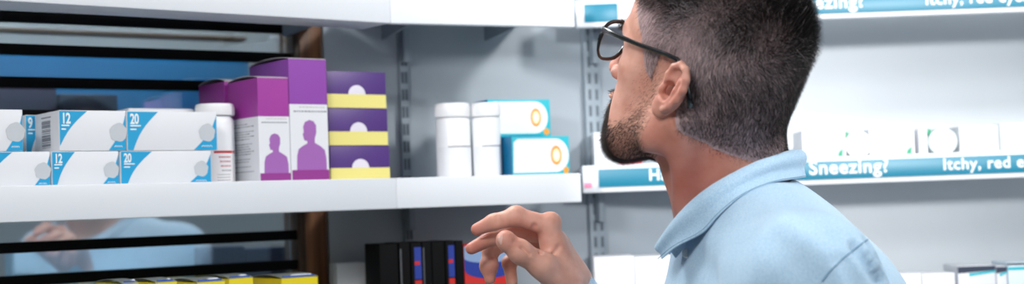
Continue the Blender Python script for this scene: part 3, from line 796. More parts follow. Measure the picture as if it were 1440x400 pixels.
# ear (near side and far side)
def ear(sgn):
    O = HEAD.p(-.010, sgn*.0735, .000)
    a = math.radians(8)
    # ear plane: e1 along the head backwards & out, e2 up (tilted back)
    e1 = HEAD.v(-math.cos(a), sgn*math.sin(a), 0); e3 = HEAD.v(math.sin(a)*.9, sgn*math.cos(a), 0); e3 /= np.linalg.norm(e3)
    e2 = np.cross(e3, e1)*sgn; e2 = e2*(1 if e2[2] > 0 else -1)
    tl = math.radians(14); e1r = e1*math.cos(tl) - e2*math.sin(tl); e2r = e2*math.cos(tl) + e1*math.sin(tl)
    q = lambda x, y, z=0: O + e1r*x*.95 + e2r*y*.95 + e3*z
    Rm = np.stack([e1r, e2r, e3], 1)
    v.ell(q(.012, .004, .004), (.0165, .0275, .0045), .005, Rm)                # plate
    v.ell(q(.006, -.020, .004), (.0095, .0115, .0045), .005, Rm)               # lobe
    hel = [(.002, .004), (-.001, .014), (.001, .024), (.008, .031), (.017, .031), (.0245, .024), (.0275, .013), (.0265, .001), (.022, -.010), (.016, -.018)]
    v.chain([q(x, y, .0075 + .002*min(1, max(0, x/.02))) for x, y in hel], [.0026, .003, .0032, .0035, .0036, .0036, .0036, .0034, .0032, .003], .003, pad=.008)
    v.ell(q(.0155, .008, .0115), (.0030, .0170, .0045), .004, Rm, 'cut', .008)  # scapha groove... 
    v.chain([q(.018, .018, .008), q(.0195, .006, .009), q(.0175, -.006, .009), q(.012, -.012, .008)], [.0028, .003, .003, .0028], .003, pad=.008)
    v.ell(q(.0085, .000, .0100), (.0080, .0110, .0105), .002, Rm, 'cut', .008)  # concha
    v.ell(q(.0080, .017, .0100), (.0055, .0065, .0045), .003, Rm, 'cut', .008)
    v.ell(q(.0050, -.001, .002), (.0035, .0040, .0080), .002, Rm, 'cut', .008)  # canal
    v.ell(q(-.0005, -.003, .0065), (.0035, .0050, .0035), .003, Rm, pad=.008)    # tragus
    v.ell(q(.008, -.0125, .0075), (.0055, .0032, .0030), .003, Rm, pad=.008)
F0 = v.F.copy()
ear(1); ear(-1)
HV, HQ = v.mesh(1)
def off_skull(W):                      # how far points lie outside the head without its ears
    i = np.clip(np.round((W-v.lo)/v.h).astype(int), 0, np.array(v.n)-1); return F0[i[:, 0], i[:, 1], i[:, 2]]

# ---- the raised right hand
hs = lambda px: px/FPX*1.50
wr = P(818, 432, 1.53); HANDLO = np.array(P(640, 470, 1.50))-np.array((0, .09, .02)); HANDHI = np.array(P(880, 270, 1.50))+np.array((0, .14, .01))
h = Vol(HANDLO, HANDHI, .0011)
Pn = lambda a, b, c: np.array(P(a, b, c))
# palm slab: wrist to the four knuckles
MC = {'i': Pn(771, 318, 1.490), 'm': Pn(773, 329, 1.512), 'r': Pn(771, 345, 1.533), 'l': Pn(766, 360, 1.552)}
WR = {'i': Pn(796, 400, 1.500), 'm': Pn(802, 402, 1.512), 'r': Pn(803, 405, 1.525), 'l': Pn(800, 410, 1.536)}
for q in 'imrl': h.cap(WR[q], MC[q], .0150, .0098, .014)
h.chain([Pn(812, 440, 1.52), Pn(800, 398, 1.512)], [.0250, .0215], .015)
h.cap(Pn(800, 398, 1.512), Pn(785, 345, 1.515), .020, .0115, .015)
# index: rises over, tip to the left
h.chain([MC['i'], Pn(726, 305, 1.487), Pn(694, 313, 1.490), Pn(671, 323, 1.494)], [.0108, .0098, .0086, .0066], .0035)
# middle: below the index, tip further left
h.chain([MC['m'], Pn(722, 327, 1.513), Pn(690, 336, 1.508), Pn(663, 350, 1.500)], [.0106, .0095, .0084, .0064], .0035)
# ring: bent down
h.chain([MC['r'], Pn(722, 334, 1.545), Pn(690, 352, 1.532), Pn(687, 376, 1.528), Pn(689, 393, 1.526)], [.0104, .0098, .0090, .0084, .0060], .004)
# little: bent down behind the thumb
h.chain([MC['l'], Pn(738, 352, 1.560), Pn(716, 370, 1.552), Pn(720, 398, 1.548)], [.0092, .0084, .0076, .0062], .004)
# thumb, nearest the viewer
h.chain([Pn(797, 404, 1.490), Pn(763, 374, 1.470), Pn(733, 356, 1.462), Pn(711, 338, 1.458)], [.0185, .0132, .0108, .0094], .008)
h.ell(Pn(712, 340, 1.458), (.0096, .0092, .0105), .004)
h.cap(Pn(790, 395, 1.492), Pn(776, 340, 1.495), .014, .010, .014)              # web
# joint swellings and creases
for c, r in ((Pn(731, 354, 1.461), .0120), (Pn(726, 304, 1.487), .0107), (Pn(722, 327, 1.513), .0105), (Pn(688, 374, 1.528), .0098), (Pn(774, 314, 1.494), .0122)):
    h.ell(c, (r, r, r), .004)
for (a, b_, dep) in (((724, 340), (736, 344), 1.451), ((729, 345), (741, 350), 1.451), ((734, 350), (744, 358), 1.453)):
    h.cap(Pn(a[0], a[1], dep-.0015), Pn(b_[0], b_[1], dep-.0012), .0016, .0014, .003, 'cut', .008)
for (a, b_, dep) in (((752, 318), (742, 342), 1.4795), ((700, 305), (704, 322), 1.4795), ((764, 345), (756, 366), 1.461), ((786, 348), (768, 372), 1.4795), ((776, 334), (760, 352), 1.477)):
    h.cap(Pn(*a, dep), Pn(*b_, dep), .0016, .0012, .004, 'cut', .008)
GV, GQ = h.mesh(1)

# ---- arms (under the sleeves) and legs, coarse: one continuous body
SH_R = np.array(P(1070, 345, HY)) + np.array((0, .175, -.03)); SH_L = np.array(P(1080, 345, HY)) + np.array((0, -.165, -.03))
EL_R = np.array((P(935, 600, 1.62))); WR_R = Pn(812, 436, 1.52)
EL_L = SH_L + np.array((-.03, .0, -.29)); WR_L = EL_L + np.array((-.20, .06, -.13))
TC = np.array(P(1105, 480, HY+.01))
PEL = np.array((TC[0]-.01, TC[1], .98))
bv = Vol((TC[0]-.55, TC[1]-.42, .0), (TC[0]+.35, TC[1]+.42, CZ+.06), .008)
bv.ell(TC+np.array((0, 0, -.10)), (.105, .165, .24), .03)
bv.cap(TC+np.array((0, 0, -.2)), PEL, .10, .11, .05); bv.ell(PEL, (.10, .15, .10), .05)
bv.cap(NB+np.array((.01, 0, .0)), TC, .058, .08, .04)
for S_, E_, W_ in ((SH_R, EL_R, WR_R), (SH_L, EL_L, WR_L)):
    bv.cap(TC*.5+S_*.5, S_, .05, .045, .04); bv.cap(S_, E_, .044, .034, .02); bv.cap(E_, W_, .034, .021, .012)
for s in (1, -1):
    K = np.array((PEL[0]-.02, PEL[1]+s*.10, .50)); AN = np.array((PEL[0]+.01, PEL[1]+s*.11, .07))
    bv.cap(PEL+np.array((0, s*.085, -.04)), K, .078, .052, .03); bv.cap(K, AN, .050, .034, .02)
    bv.cap(AN, AN+np.array((-.15, 0, -.035)), .034, .026, .03)
# left hand, simple but with five fingers
d = (WR_L-EL_L)/np.linalg.norm(WR_L-EL_L)
BV, BQ = bv.mesh(1)
lh = Vol(WR_L-np.array((.24, .09, .15)), WR_L+np.array((.05, .09, .05)), .0022)
up = np.array((0, 0, 1.)); sd = np.cross(d, up); sd /= np.linalg.norm(sd)
lh.cap(WR_L-d*.03, WR_L+d*.01, .022, .020, .01)
for k, (L, r) in enumerate(((.072, .0085), (.080, .0088), (.075, .0084), (.060, .0074))):
    o = (k-1.5)*.019; K = WR_L+d*.085+sd*o; lh.cap(WR_L+sd*o*.6, K, .015, .011, .012)
    lh.chain([K, K+d*L*.5-up*.006, K+d*L*.85-up*.022, K+d*L-up*.04], [r*1.1, r, r*.9, r*.75], .003)
lh.chain([WR_L+d*.015-sd*.02, WR_L+d*.055-sd*.045-up*.01, WR_L+d*.085-sd*.05-up*.02], [.014, .011, .008], .006)
LV, LQ = lh.mesh(1)

def skin_material():
    m = bpy.data.materials.new('skin'); m.use_nodes = True; nt = m.node_tree; b = nt.nodes['Principled BSDF']
    tc = nt.nodes.new('ShaderNodeTexCoord')
    n = nt.nodes.new('ShaderNodeTexNoise'); n.inputs['Scale'].default_value = 38; n.inputs['Detail'].default_value = 5
    r = nt.nodes.new('ShaderNodeValToRGB'); r.color_ramp.elements[0].position = .32; r.color_ramp.elements[1].position = .68
    r.color_ramp.elements[0].color = (*rgb('#cf9480'), 1); r.color_ramp.elements[1].color = (*rgb('#e8b4a2'), 1)
    at = nt.nodes.new('ShaderNodeAttribute'); at.attribute_name = 'blush'
    mx = nt.nodes.new('ShaderNodeMixRGB'); mx.blend_type = 'MIX'; mx.inputs[2].default_value = (*rgb('#b84e40'), 1)
    nt.links.new(tc.outputs['Object'], n.inputs['Vector']); nt.links.new(n.outputs['Fac'], r.inputs[0])
    nt.links.new(r.outputs[0], mx.inputs[1]); nt.links.new(at.outputs['Fac'], mx.inputs[0]); nt.links.new(mx.outputs[0], b.inputs['Base Color'])
    b.inputs['Roughness'].default_value = .48; b.inputs['Specular IOR Level'].default_value = .4
    b.inputs['Subsurface Weight'].default_value = .25; b.inputs['Subsurface Radius'].default_value = (1, .35, .2); b.inputs['Subsurface Scale'].default_value = .006
    n2 = nt.nodes.new('ShaderNodeTexNoise'); n2.inputs['Scale'].default_value = 420; n2.inputs['Detail'].default_value = 3
    bp = nt.nodes.new('ShaderNodeBump'); bp.inputs['Strength'].default_value = .25; bp.inputs['Distance'].default_value = .0008
    nt.links.new(tc.outputs['Object'], n2.inputs['Vector']); nt.links.new(n2.outputs['Fac'], bp.inputs['Height']); nt.links.new(bp.outputs[0], b.inputs['Normal'])
    return m
M_SKIN = skin_material()
def np_mesh(name, V, Q, m, parent=None, org=None, smooth=True):
    me = bpy.data.meshes.new(name); org = np.array(parent_world(parent)) if parent is not None else np.array(org if org is not None else (0, 0, 0))
    me.vertices.add(len(V)); me.vertices.foreach_set('co', (V-org).astype(f32).ravel())
    me.loops.add(Q.size); me.loops.foreach_set('vertex_index', Q.astype(np.int32).ravel())
    k = Q.shape[1]; me.polygons.add(len(Q)); me.polygons.foreach_set('loop_start', np.arange(0, Q.size, k, dtype=np.int32)); me.polygons.foreach_set('loop_total', np.full(len(Q), k, np.int32))
    me.polygons.foreach_set('use_smooth', np.full(len(Q), smooth)); me.update(calc_edges=True); me.validate()
    me.materials.append(m); o = bpy.data.objects.new(name, me); COL.objects.link(o)
    if parent is not None: o.parent = parent
    else: o.location = org
    return o
def join(parts):
    Vs, Qs, n = [], [], 0
    for V, Q in parts: Vs.append(V); Qs.append(Q+n); n += len(V)
    return np.concatenate(Vs), np.concatenate(Qs)
# drop the coarse neck/arm pieces that would poke through the fine ones
keep = ~((BV[:, 2] > NB[2]-.01)); kq = keep[BQ].all(1)
dR = np.linalg.norm(BV-WR_R, axis=1) > .035; dL = np.linalg.norm(BV-WR_L, axis=1) > .012
BQ = BQ[kq & dR[BQ].all(1) & dL[BQ].all(1)]
PV, PQ = join([(HV, HQ), (GV, GQ), (BV, BQ), (LV, LQ)])
used = np.zeros(len(PV), bool); used[PQ.ravel()] = True; rm = np.cumsum(used)-1; PV2 = PV[used]; PQ2 = rm[PQ]
ORG = np.array((PEL[0], PEL[1], 0.0))
man = np_mesh('person', PV2, PQ2, M_SKIN, org=ORG)
man['label'] = 'man in glasses and pale blue shirt, seen from behind, raising one hand'; man['category'] = 'person'
# blush attribute: fingertips, ear, neck
bl = np.zeros(len(PV2))
for c, rr, a in ((Pn(668, 323, 1.494), .012, .55), (Pn(663, 350, 1.50), .012, .55), (Pn(711, 338, 1.455), .010, .35), (Pn(689, 390, 1.527), .014, .4), (Pn(745, 325, 1.49), .018, .3),
                 (hp(-.03, .085, .0), .022, .35), (hp(-.035, .04, -.085), .045, .6), (hp(.112, 0, -.022), .014, .4)):
    bl = np.maximum(bl, a*np.exp(-((PV2-c)**2).sum(1)/(2*rr*rr)))
at = man.data.attributes.new('blush', 'FLOAT', 'POINT'); at.data.foreach_set('value', bl.astype(f32))

# thumb nail

# ---- hair
def vnormals(V, Q):
    n = np.cross(V[Q[:, 2]]-V[Q[:, 0]], V[Q[:, 3]]-V[Q[:, 1]]); N = np.zeros_like(V)
    for i in range(4):
        for k in range(3): N[:, k] += np.bincount(Q[:, i], n[:, k], len(V))
    return N/np.maximum(np.linalg.norm(N, axis=1), 1e-12)[:, None]
HN = vnormals(HV, HQ); HL = HEAD.inv(HV); HNL = HN @ HEAD.M
def sstep(a, b, x):
    if a > b: return 1-sstep(b, a, x)
    t = np.clip((x-a)/(b-a), 0, 1); return t*t*(3-2*t)
def hair_mask(L):
    x, y, z = L.T; ay = np.abs(y)
    # hairline: lower limit of the hair as a function of x (forward)
    line = np.interp(x, [-.12, -.085, -.060, -.035, -.022, -.012, .000, .012, .022, .030, .042, .058, .075, .095],
                        [-.046, -.048, -.046, -.036, -.010, .016, .028, .026, -.004, .004, .034, .050, .075, .085])
    m = sstep(-.007, .009, z-line)
    m = m*(off_skull(HEAD.O + L @ HEAD.M.T) < .0022)
    return m
def beard_mask(L):
    x, y, z = L.T
    up_ = np.interp(x, [.000, .012, .022, .034, .052, .070, .082, .12], [.012, .008, -.018, -.046, -.062, -.056, -.038, -.036])
    lowb = np.interp(x, [.0, .02, .05, .10], [-.075, -.090, -.112, -.12])
    m = sstep(-.004, .010, up_-z)*sstep(-.004, .006, z-lowb)*sstep(-.006, .006, x-np.interp(z, [-.12, -.07, -.04, .01], [.035, .004, .004, .004]))
    m = np.maximum(m, .22*sstep(.004, .014, x)*sstep(.046, .026, x)*sstep(.028, .012, z)*sstep(-.07, -.05, z))
    m = m*(off_skull(HEAD.O + L @ HEAD.M.T) < .0022)
    lips = (np.abs(z+.0525) < .008) & (x > .085) & (np.abs(y) < .022)
    return m*(~lips)
def sample(V, N, Q, w, n):
    a = V[Q]; ar = np.linalg.norm(np.cross(a[:, 2]-a[:, 0], a[:, 3]-a[:, 1]), axis=1); p = ar*w; p = p/p.sum()
    f = RNG.choice(len(Q), n, p=p); u = RNG.random((n, 2)); w4 = np.stack([(1-u[:,0])*(1-u[:,1]), u[:,0]*(1-u[:,1]), u[:,0]*u[:,1], (1-u[:,0])*u[:,1]], 1)
    return (V[Q[f]]*w4[:, :, None]).sum(1), (N[Q[f]]*w4[:, :, None]).sum(1)
def strands(name, roots, pts_fn, K, r0, r1, m, parent, cols):
    n = len(roots); hc = bpy.data.hair_curves.new(name); hc.add_curves([K]*n)
    pos = pts_fn(np.linspace(0, 1, K))                       # n,K,3
    org = np.array(parent_world(parent))
    hc.points.foreach_set('position', (pos-org).astype(f32).ravel()) if False else hc.attributes['position'].data.foreach_set('vector', (pos-org).astype(f32).ravel())
    rad = np.tile(np.linspace(r0, r1, K), n).astype(f32)
    ra = hc.attributes.get('radius') or hc.attributes.new('radius', 'FLOAT', 'POINT'); ra.data.foreach_set('value', rad)
    ca = hc.attributes.new('tone', 'FLOAT', 'POINT'); ca.data.foreach_set('value', np.repeat(cols, K).astype(f32))
    hc.materials.append(m); o = bpy.data.objects.new(name, hc); COL.objects.link(o); o.parent = parent; return o
def hair_mat(name, dark, mid, light):
    m = bpy.data.materials.new(name); m.use_nodes = True; nt = m.node_tree; b = nt.nodes['Principled BSDF']
    at = nt.nodes.new('ShaderNodeAttribute'); at.attribute_name = 'tone'
    r = nt.nodes.new('ShaderNodeValToRGB'); e = r.color_ramp.elements; e[0].color = (*rgb(dark), 1); e[1].color = (*rgb(light), 1); x = e.new(.55); x.color = (*rgb(mid), 1)
    nt.links.new(at.outputs['Fac'], r.inputs[0]); nt.links.new(r.outputs[0], b.inputs['Base Color']); b.inputs['Roughness'].default_value = .42; b.inputs['Specular IOR Level'].default_value = .35
    return m
M_HAIR = hair_mat('hair_short_dark', '#070606', '#161313', '#e2d6da')
M_BEARD = hair_mat('beard_brown', '#120b08', '#2e1d15', '#6d4c3a')
LQc = HL[HQ].mean(1)
def fade(L): return 1-.88*sstep(-.008, .038, L[:, 0])*(1-sstep(.055, .085, L[:, 2]))
wgt = hair_mask(LQc)*fade(LQc)*(1-.45*np.exp(-((LQc[:, 0]+.018)/.044)**2-((LQc[:, 2]-.044)/.032)**2))
N1 = 110000
R_, RN = sample(HV, HN, HQ, wgt, N1); RL = HEAD.inv(R_)
x, y, z = RL.T
top = sstep(.045, .085, z)
Lh = (.0060 + .009*top)*(.75+.5*RNG.random(N1)); Lh *= np.where(hair_mask(RL) < .95, .7, 1)
Lh *= 1 - .45*sstep(.03, -.05, z)*1.0
# comb direction: back and down on the sides, forward/up swirls on top
down = HEAD.v(-.35, 0, -1.0); fwd = HEAD.v(.5, 0, .25)
tw = sstep(.02, .11, z + RNG.normal(0, .015, N1))[:, None]; T = fwd[None, :]*tw + down[None, :]*(1-tw)
sw = RNG.normal(0, .28, (N1, 3)) + .35*np.stack([np.sin(RL[:, 0]*90+RL[:, 2]*60), np.sin(RL[:, 1]*80), np.cos(RL[:, 0]*70)], 1)
T = T + sw; T = T - RN*(T*RN).sum(1)[:, None]
Dn = RN*(.62+.25*top)[:, None] + T*.75; Dn /= np.linalg.norm(Dn, axis=1)[:, None]
T /= np.linalg.norm(T, axis=1)[:, None]+1e-9
def fn(ts): return R_[:, None, :] - RN[:, None, :]*.0008 + Dn[:, None, :]*(Lh[:, None]*ts)[:, :, None] + (T*.35)[:, None, :]*(Lh[:, None]*ts**2)[:, :, None]
# grey at the temple above and before the ear
tz = np.exp(-((x+.018)/.044)**2-((z-.044)/.032)**2)
tone = np.clip(RNG.random(N1)*.22 + (RNG.random(N1) < .025+1.0*tz)*(.4+.45*RNG.random(N1)), 0, 1)
hair = strands('hair', R_, fn, 4, .000085, .00003, M_HAIR, man, tone)
# scalp under the hair: dark roots as a thin cap
def cap_mesh(name, mask, thr, off, m, rough=.0):
    fm = mask(LQc) > thr
    Q = HQ[fm]; u = np.zeros(len(HV), bool); u[Q.ravel()] = True; r = np.cumsum(u)-1
    V = HV[u] + HN[u]*off
    o = np_mesh(name, V, r[Q], m, man); return o, HL[u]
def scalp_mat(name, a, b_, sc):
    m = bpy.data.materials.new(name); m.use_nodes = True; nt = m.node_tree; b = nt.nodes['Principled BSDF']
    at = nt.nodes.new('ShaderNodeAttribute'); at.attribute_name = 'density'
    n = nt.nodes.new('ShaderNodeTexNoise'); n.inputs['Scale'].default_value = sc; n.inputs['Detail'].default_value = 3; tc = nt.nodes.new('ShaderNodeTexCoord')
    nt.links.new(tc.outputs['Object'], n.inputs['Vector'])
    ma = nt.nodes.new('ShaderNodeMath'); ma.operation = 'MULTIPLY_ADD'; ma.inputs[1].default_value = .4; ma.inputs[2].default_value = -.14
    ad = nt.nodes.new('ShaderNodeMath'); ad.operation = 'ADD'; ad.use_clamp = True
    nt.links.new(n.outputs['Fac'], ma.inputs[0]); nt.links.new(ma.outputs[0], ad.inputs[0]); nt.links.new(at.outputs['Fac'], ad.inputs[1])
    mx = nt.nodes.new('ShaderNodeMixRGB'); mx.inputs[1].default_value = (*rgb(a), 1); mx.inputs[2].default_value = (*rgb(b_), 1)
    nt.links.new(ad.outputs[0], mx.inputs[0]); nt.links.new(mx.outputs[0], b.inputs['Base Color']); b.inputs['Roughness'].default_value = .7
    return m
M_SCALP = scalp_mat('scalp_roots', '#c4a5a6', '#0b0a0b', 700)
cp, cl = cap_mesh('hair_roots', hair_mask, .5, .0003, M_SCALP)
den = np.clip(sstep(.5, 1, hair_mask(cl))*.95*fade(cl) - .85*np.exp(-((cl[:, 0]+.014)/.044)**2-((cl[:, 2]-.042)/.032)**2) - .25*sstep(-.03, -.06, cl[:, 2]), 0, 1)
a_ = cp.data.attributes.new('density', 'FLOAT', 'POINT'); a_.data.foreach_set('value', den.astype(f32))
# beard
wb_ = beard_mask(LQc)
N2 = 30000
B_, BN = sample(HV, HN, HQ, wb_*(.25+.75*sstep(-.02, -.06, LQc[:, 2])), N2); BLc = HEAD.inv(B_)
Lb = (.0035+.0065*sstep(.03, .08, BLc[:, 0])*sstep(-.03, -.08, BLc[:, 2]))*(.7+.6*RNG.random(N2))
Tb = HEAD.v(.25, 0, -1.)[None, :]+RNG.normal(0, .30, (N2, 3)); Tb = Tb-BN*(Tb*BN).sum(1)[:, None]
Db = BN*.55+Tb*.8; Db /= np.linalg.norm(Db, axis=1)[:, None]
def fb(ts): return B_[:, None, :] - BN[:, None, :]*.0005 + Db[:, None, :]*(Lb[:, None]*ts)[:, :, None]
tb_ = np.clip(RNG.random(N2)*.6+(RNG.random(N2) < .08)*.4, 0, 1)
strands('beard', B_, fb, 3, .00008, .00003, M_BEARD, man, tb_)
M_BROOT = scalp_mat('beard_roots_tone', '#dba18c', '#1c110c', 500)
cb_, cbl = cap_mesh('beard_roots', beard_mask, .25, .0002, M_BROOT)
dn = np.clip(sstep(.2, 1, beard_mask(cbl))*(.12+.55*sstep(-.030, -.080, cbl[:, 2])), 0, 1)
a_ = cb_.data.attributes.new('density', 'FLOAT', 'POINT'); a_.data.foreach_set('value', dn.astype(f32))
# eyebrow
EBv = []
wE = ((np.abs(HL[HQ].mean(1)[:, 1]) > .012) & (np.abs(HL[HQ].mean(1)[:, 1]) < .048) & (np.abs(LQc[:, 2]-.031) < .0045) & (LQc[:, 0] > .05)).astype(float)
E_, EN = sample(HV, HN, HQ, wE, 900)
Te = np.stack([np.zeros(900), np.sign(HEAD.inv(E_)[:, 1]), np.full(900, .3)], 1) @ HEAD.M.T + RNG.normal(0, .2, (900, 3)); De = EN*.4+Te*.7; De /= np.linalg.norm(De, axis=1)[:, None]
def fe(ts): return E_[:, None, :] + De[:, None, :]*(.007*ts)[None, :, None]
strands('eyebrow', E_, fe, 3, .00008, .00003, M_BEARD, man, RNG.random(900)*.5)

# thumb nail, a thin shell on the thumb tip
nv = Vol(Pn(708, 338, 1.451)-.012, Pn(708, 338, 1.451)+.012, .0006)
nv.ell(Pn(707.5, 338.5, 1.4515), (.0052, .0026, .0068), .001, np.array(Matrix.Rotation(math.radians(25), 3, 'Z') @ Matrix.Rotation(math.radians(-38), 3, 'Y')), pad=.004)
NV, NQ = nv.mesh(2); np_mesh('thumb_nail', NV, NQ, mat('nail_pink', '#eec0b2', .25), man)
# ---- glasses
M_FRAME = mat('spectacle_black', '#101216', .22, coat=.5)
q = MB()
def lens_pts(s, n=28):
    pts = []
    for k in range(n):
        a = 2*math.pi*k/n; ca, sa = math.cos(a), math.sin(a)
        xx = .0265*math.copysign(abs(ca)**.72, ca); zz = .0205*math.copysign(abs(sa)**.72, sa)
        if zz < 0: xx *= 1-.12*(-zz/.0205)
        yy = s*.0335 + xx; pts.append((GX-.10*abs(yy)**1.0*.9 - (abs(yy)**2)*.8, yy, GZ+zz))
    return pts
GX, GZ = .1075, .011
for s in (1, -1):
    pp = [hp(*p) for p in lens_pts(s)]; q.tube(pp+[pp[0], pp[1]], (.0016, .0022), M_FRAME, 8, False)
q.tube([hp(GX-.002, y_, GZ+.006+.003*math.cos(y_*150)) for y_ in (-.0085, -.004, 0, .004, .0085)], .0016, M_FRAME, 8)
gl = q.build('glasses', man)
for s in (1, -1):
    q = MB(); q.poly([hp(*p) for p in lens_pts(s)], M_LENS, True); q.build('lens', gl)
    q = MB()
    x0 = GX-.10*.060*.9-.0036*.8
    tp_ = [hp(x0-.001, s*.0605, GZ+.013), hp(x0-.006, s*.0665, GZ+.013), hp(x0-.03, s*.0715, GZ+.014), hp(.035, s*.0755, GZ+.0155), hp(.0, s*.0800, GZ+.0185), hp(-.018, s*.0835, GZ+.019), hp(-.030, s*.083, GZ+.010), hp(-.043, s*.080, GZ-.012), hp(-.045, s*.078, GZ-.020)]
    q.tube(tp_, [(.0022, .0028), (.0017, .0032), (.0014, .0026), (.0014, .0024), (.0014, .0024), (.0015, .0025), (.0016, .0026), (.0018, .0030), (.0018, .0030)], M_FRAME, 8); q.build('temple', gl)

# ---- shirt
def shirt_material():
    m = bpy.data.materials.new('shirt_blue'); m.use_nodes = True; nt = m.node_tree; b = nt.nodes['Principled BSDF']
    tc = nt.nodes.new('ShaderNodeTexCoord')
    n = nt.nodes.new('ShaderNodeTexNoise'); n.inputs['Scale'].default_value = 900; n.inputs['Detail'].default_value = 2
    r = nt.nodes.new('ShaderNodeValToRGB'); r.color_ramp.elements[0].position = .35; r.color_ramp.elements[1].position = .65
    r.color_ramp.elements[0].color = (*rgb('#9dc1dd'), 1); r.color_ramp.elements[1].color = (*rgb('#bcd6ea'), 1)
    nt.links.new(tc.outputs['Object'], n.inputs['Vector']); nt.links.new(n.outputs['Fac'], r.inputs[0]); nt.links.new(r.outputs[0], b.inputs['Base Color'])
    b.inputs['Roughness'].default_value = .8; b.inputs['Sheen Weight'].default_value = .25; b.inputs['Specular IOR Level'].default_value = .2
    mp = nt.nodes.new('ShaderNodeMapping'); mp.inputs['Rotation'].default_value = (.4, .5, 0); mp.inputs['Scale'].default_value = (2.2, 3.0, .8)
    n2 = nt.nodes.new('ShaderNodeTexNoise'); n2.inputs['Scale'].default_value = 6; n2.inputs['Detail'].default_value = 2; n2.inputs['Distortion'].default_value = .6
    nt.links.new(tc.outputs['Object'], mp.inputs[0]); nt.links.new(mp.outputs[0], n2.inputs['Vector'])
    bp = nt.nodes.new('ShaderNodeBump'); bp.inputs['Strength'].default_value = .4; bp.inputs['Distance'].default_value = .012
    bp2 = nt.nodes.new('ShaderNodeBump'); bp2.inputs['Strength'].default_value = .2; bp2.inputs['Distance'].default_value = .0004
    nt.links.new(n2.outputs['Fac'], bp.inputs['Height']); nt.links.new(n.outputs['Fac'], bp2.inputs['Height']); nt.links.new(bp.outputs[0], bp2.inputs['Normal']); nt.links.new(bp2.outputs[0], b.inputs['Normal'])
    return m
M_SHIRT = shirt_material(); M_SEAM = mat('shirt_seam', '#6f93ad', .8); M_SHIN = mat('shirt_inside', '#6f9cbd', .85)
sv = Vol((TC[0]-.42, TC[1]-.33, PEL[2]-.12), (TC[0]+.24, TC[1]+.33, CZ+.08), .0045)
px = lambda n_: n_/FPX*HY
sv.ell(P(1098, 505, HY), (px(160), .190, px(224)), .02)
sv.ell(P(1110, 470, HY), (px(150), .205, px(150)), .04)
sv.ell(P(1066, 345, HY), (px(80), .095, px(62)), .05)
sv.cap(P(1072, 322, HY), P(1030, 350, HY), px(55), px(76), .03)
sv.cap(P(1083, 302, HY), P(1112, 335, HY), px(50), px(53), .03)
for s, S_ in ((1, SH_R), (-1, SH_L)):
    sv.cap(P(1060, 335, HY+s*.06), S_, .045, .060, .05)
sv.cap(TC+np.array((0, 0, -.05)), PEL+np.array((0, 0, -.02)), .135, .135, .06)
sv.ell(PEL+np.array((0, 0, .0)), (.125, .175, .11), .05)
for S_, E_, W_ in ((SH_R, EL_R, WR_R), (SH_L, EL_L, WR_L)):
    sv.cap(S_, E_, .062, .052, .03); sv.cap(E_, E_*.15+W_*.85, .050, .036, .03)
# neck opening and folds
sv.cap(NB+np.array((.0, 0, .12)), NB+np.array((.0, 0, .0)), .060, .056, .010, 'cut')
def fold(pts, r, dep=.6):
    for i in range(len(pts)-1): sv.cap(pts[i], pts[i+1], r, r, .02, 'add', .03)
SV, SQ = sv.mesh(2)
from mathutils.bvhtree import BVHTree
CAMO = Vector((0, 0, CZ))
def on_shirt(pts, V, off=.0004, n=10):
    bvh = BVHTree.FromPolygons([tuple(v_) for v_ in V], [tuple(int(i) for i in f) for f in SQ]); out = []
    for i in range(len(pts)-1):
        for k in range(n):
            a, b_ = pts[i], pts[i+1]; t = k/n; d_ = ray(a[0]*(1-t)+b_[0]*t, a[1]*(1-t)+b_[1]*t).normalized()
            hit = bvh.ray_cast(CAMO, d_)
            if hit[0] is not None: out.append(hit[0]+hit[1]*off*(1 if hit[1].dot(d_) < 0 else -1))
    return out
SN = vnormals(SV, SQ); dsp = np.zeros(len(SV))
for pts, wd, am in (([(1206, 349), (1222, 372), (1240, 400)], .006, -.008), ([(1222, 343), (1240, 370), (1252, 398)], .0045, -.006), ([(1185, 366), (1196, 384), (1205, 400)], .008, -.004), ([(1212, 349), (1230, 374), (1246, 400)], .006, .003),
                    ([(1150, 262), (1185, 300), (1218, 332)], .010, -.002), ([(1060, 310), (1035, 350), (1022, 399)], .020, -.004), ([(1090, 340), (1120, 370), (1150, 399)], .016, -.005), ([(985, 365), (1000, 385), (1005, 399)], .010, -.004), ([(1100, 275), (1130, 295), (1170, 330)], .014, -.005)):
    for q_ in on_shirt(pts, SV, 0, 12): 
        d2 = ((SV-np.array(q_))**2).sum(1); dsp_ = am*np.exp(-d2/(2*wd*wd)); dsp = np.where(np.abs(dsp_) > np.abs(dsp), dsp_, dsp)
SV = SV + SN*dsp[:, None]
seam_pts = on_shirt([(1236, 331), (1222, 336), (1200, 352), (1183, 366), (1166, 383), (1155, 398)], SV)
shirt = np_mesh('shirt', SV, SQ, M_SHIRT, man)

q = MB(); q.tube(seam_pts, .0006, M_SEAM, 6); q.build('yoke_seam', shirt)
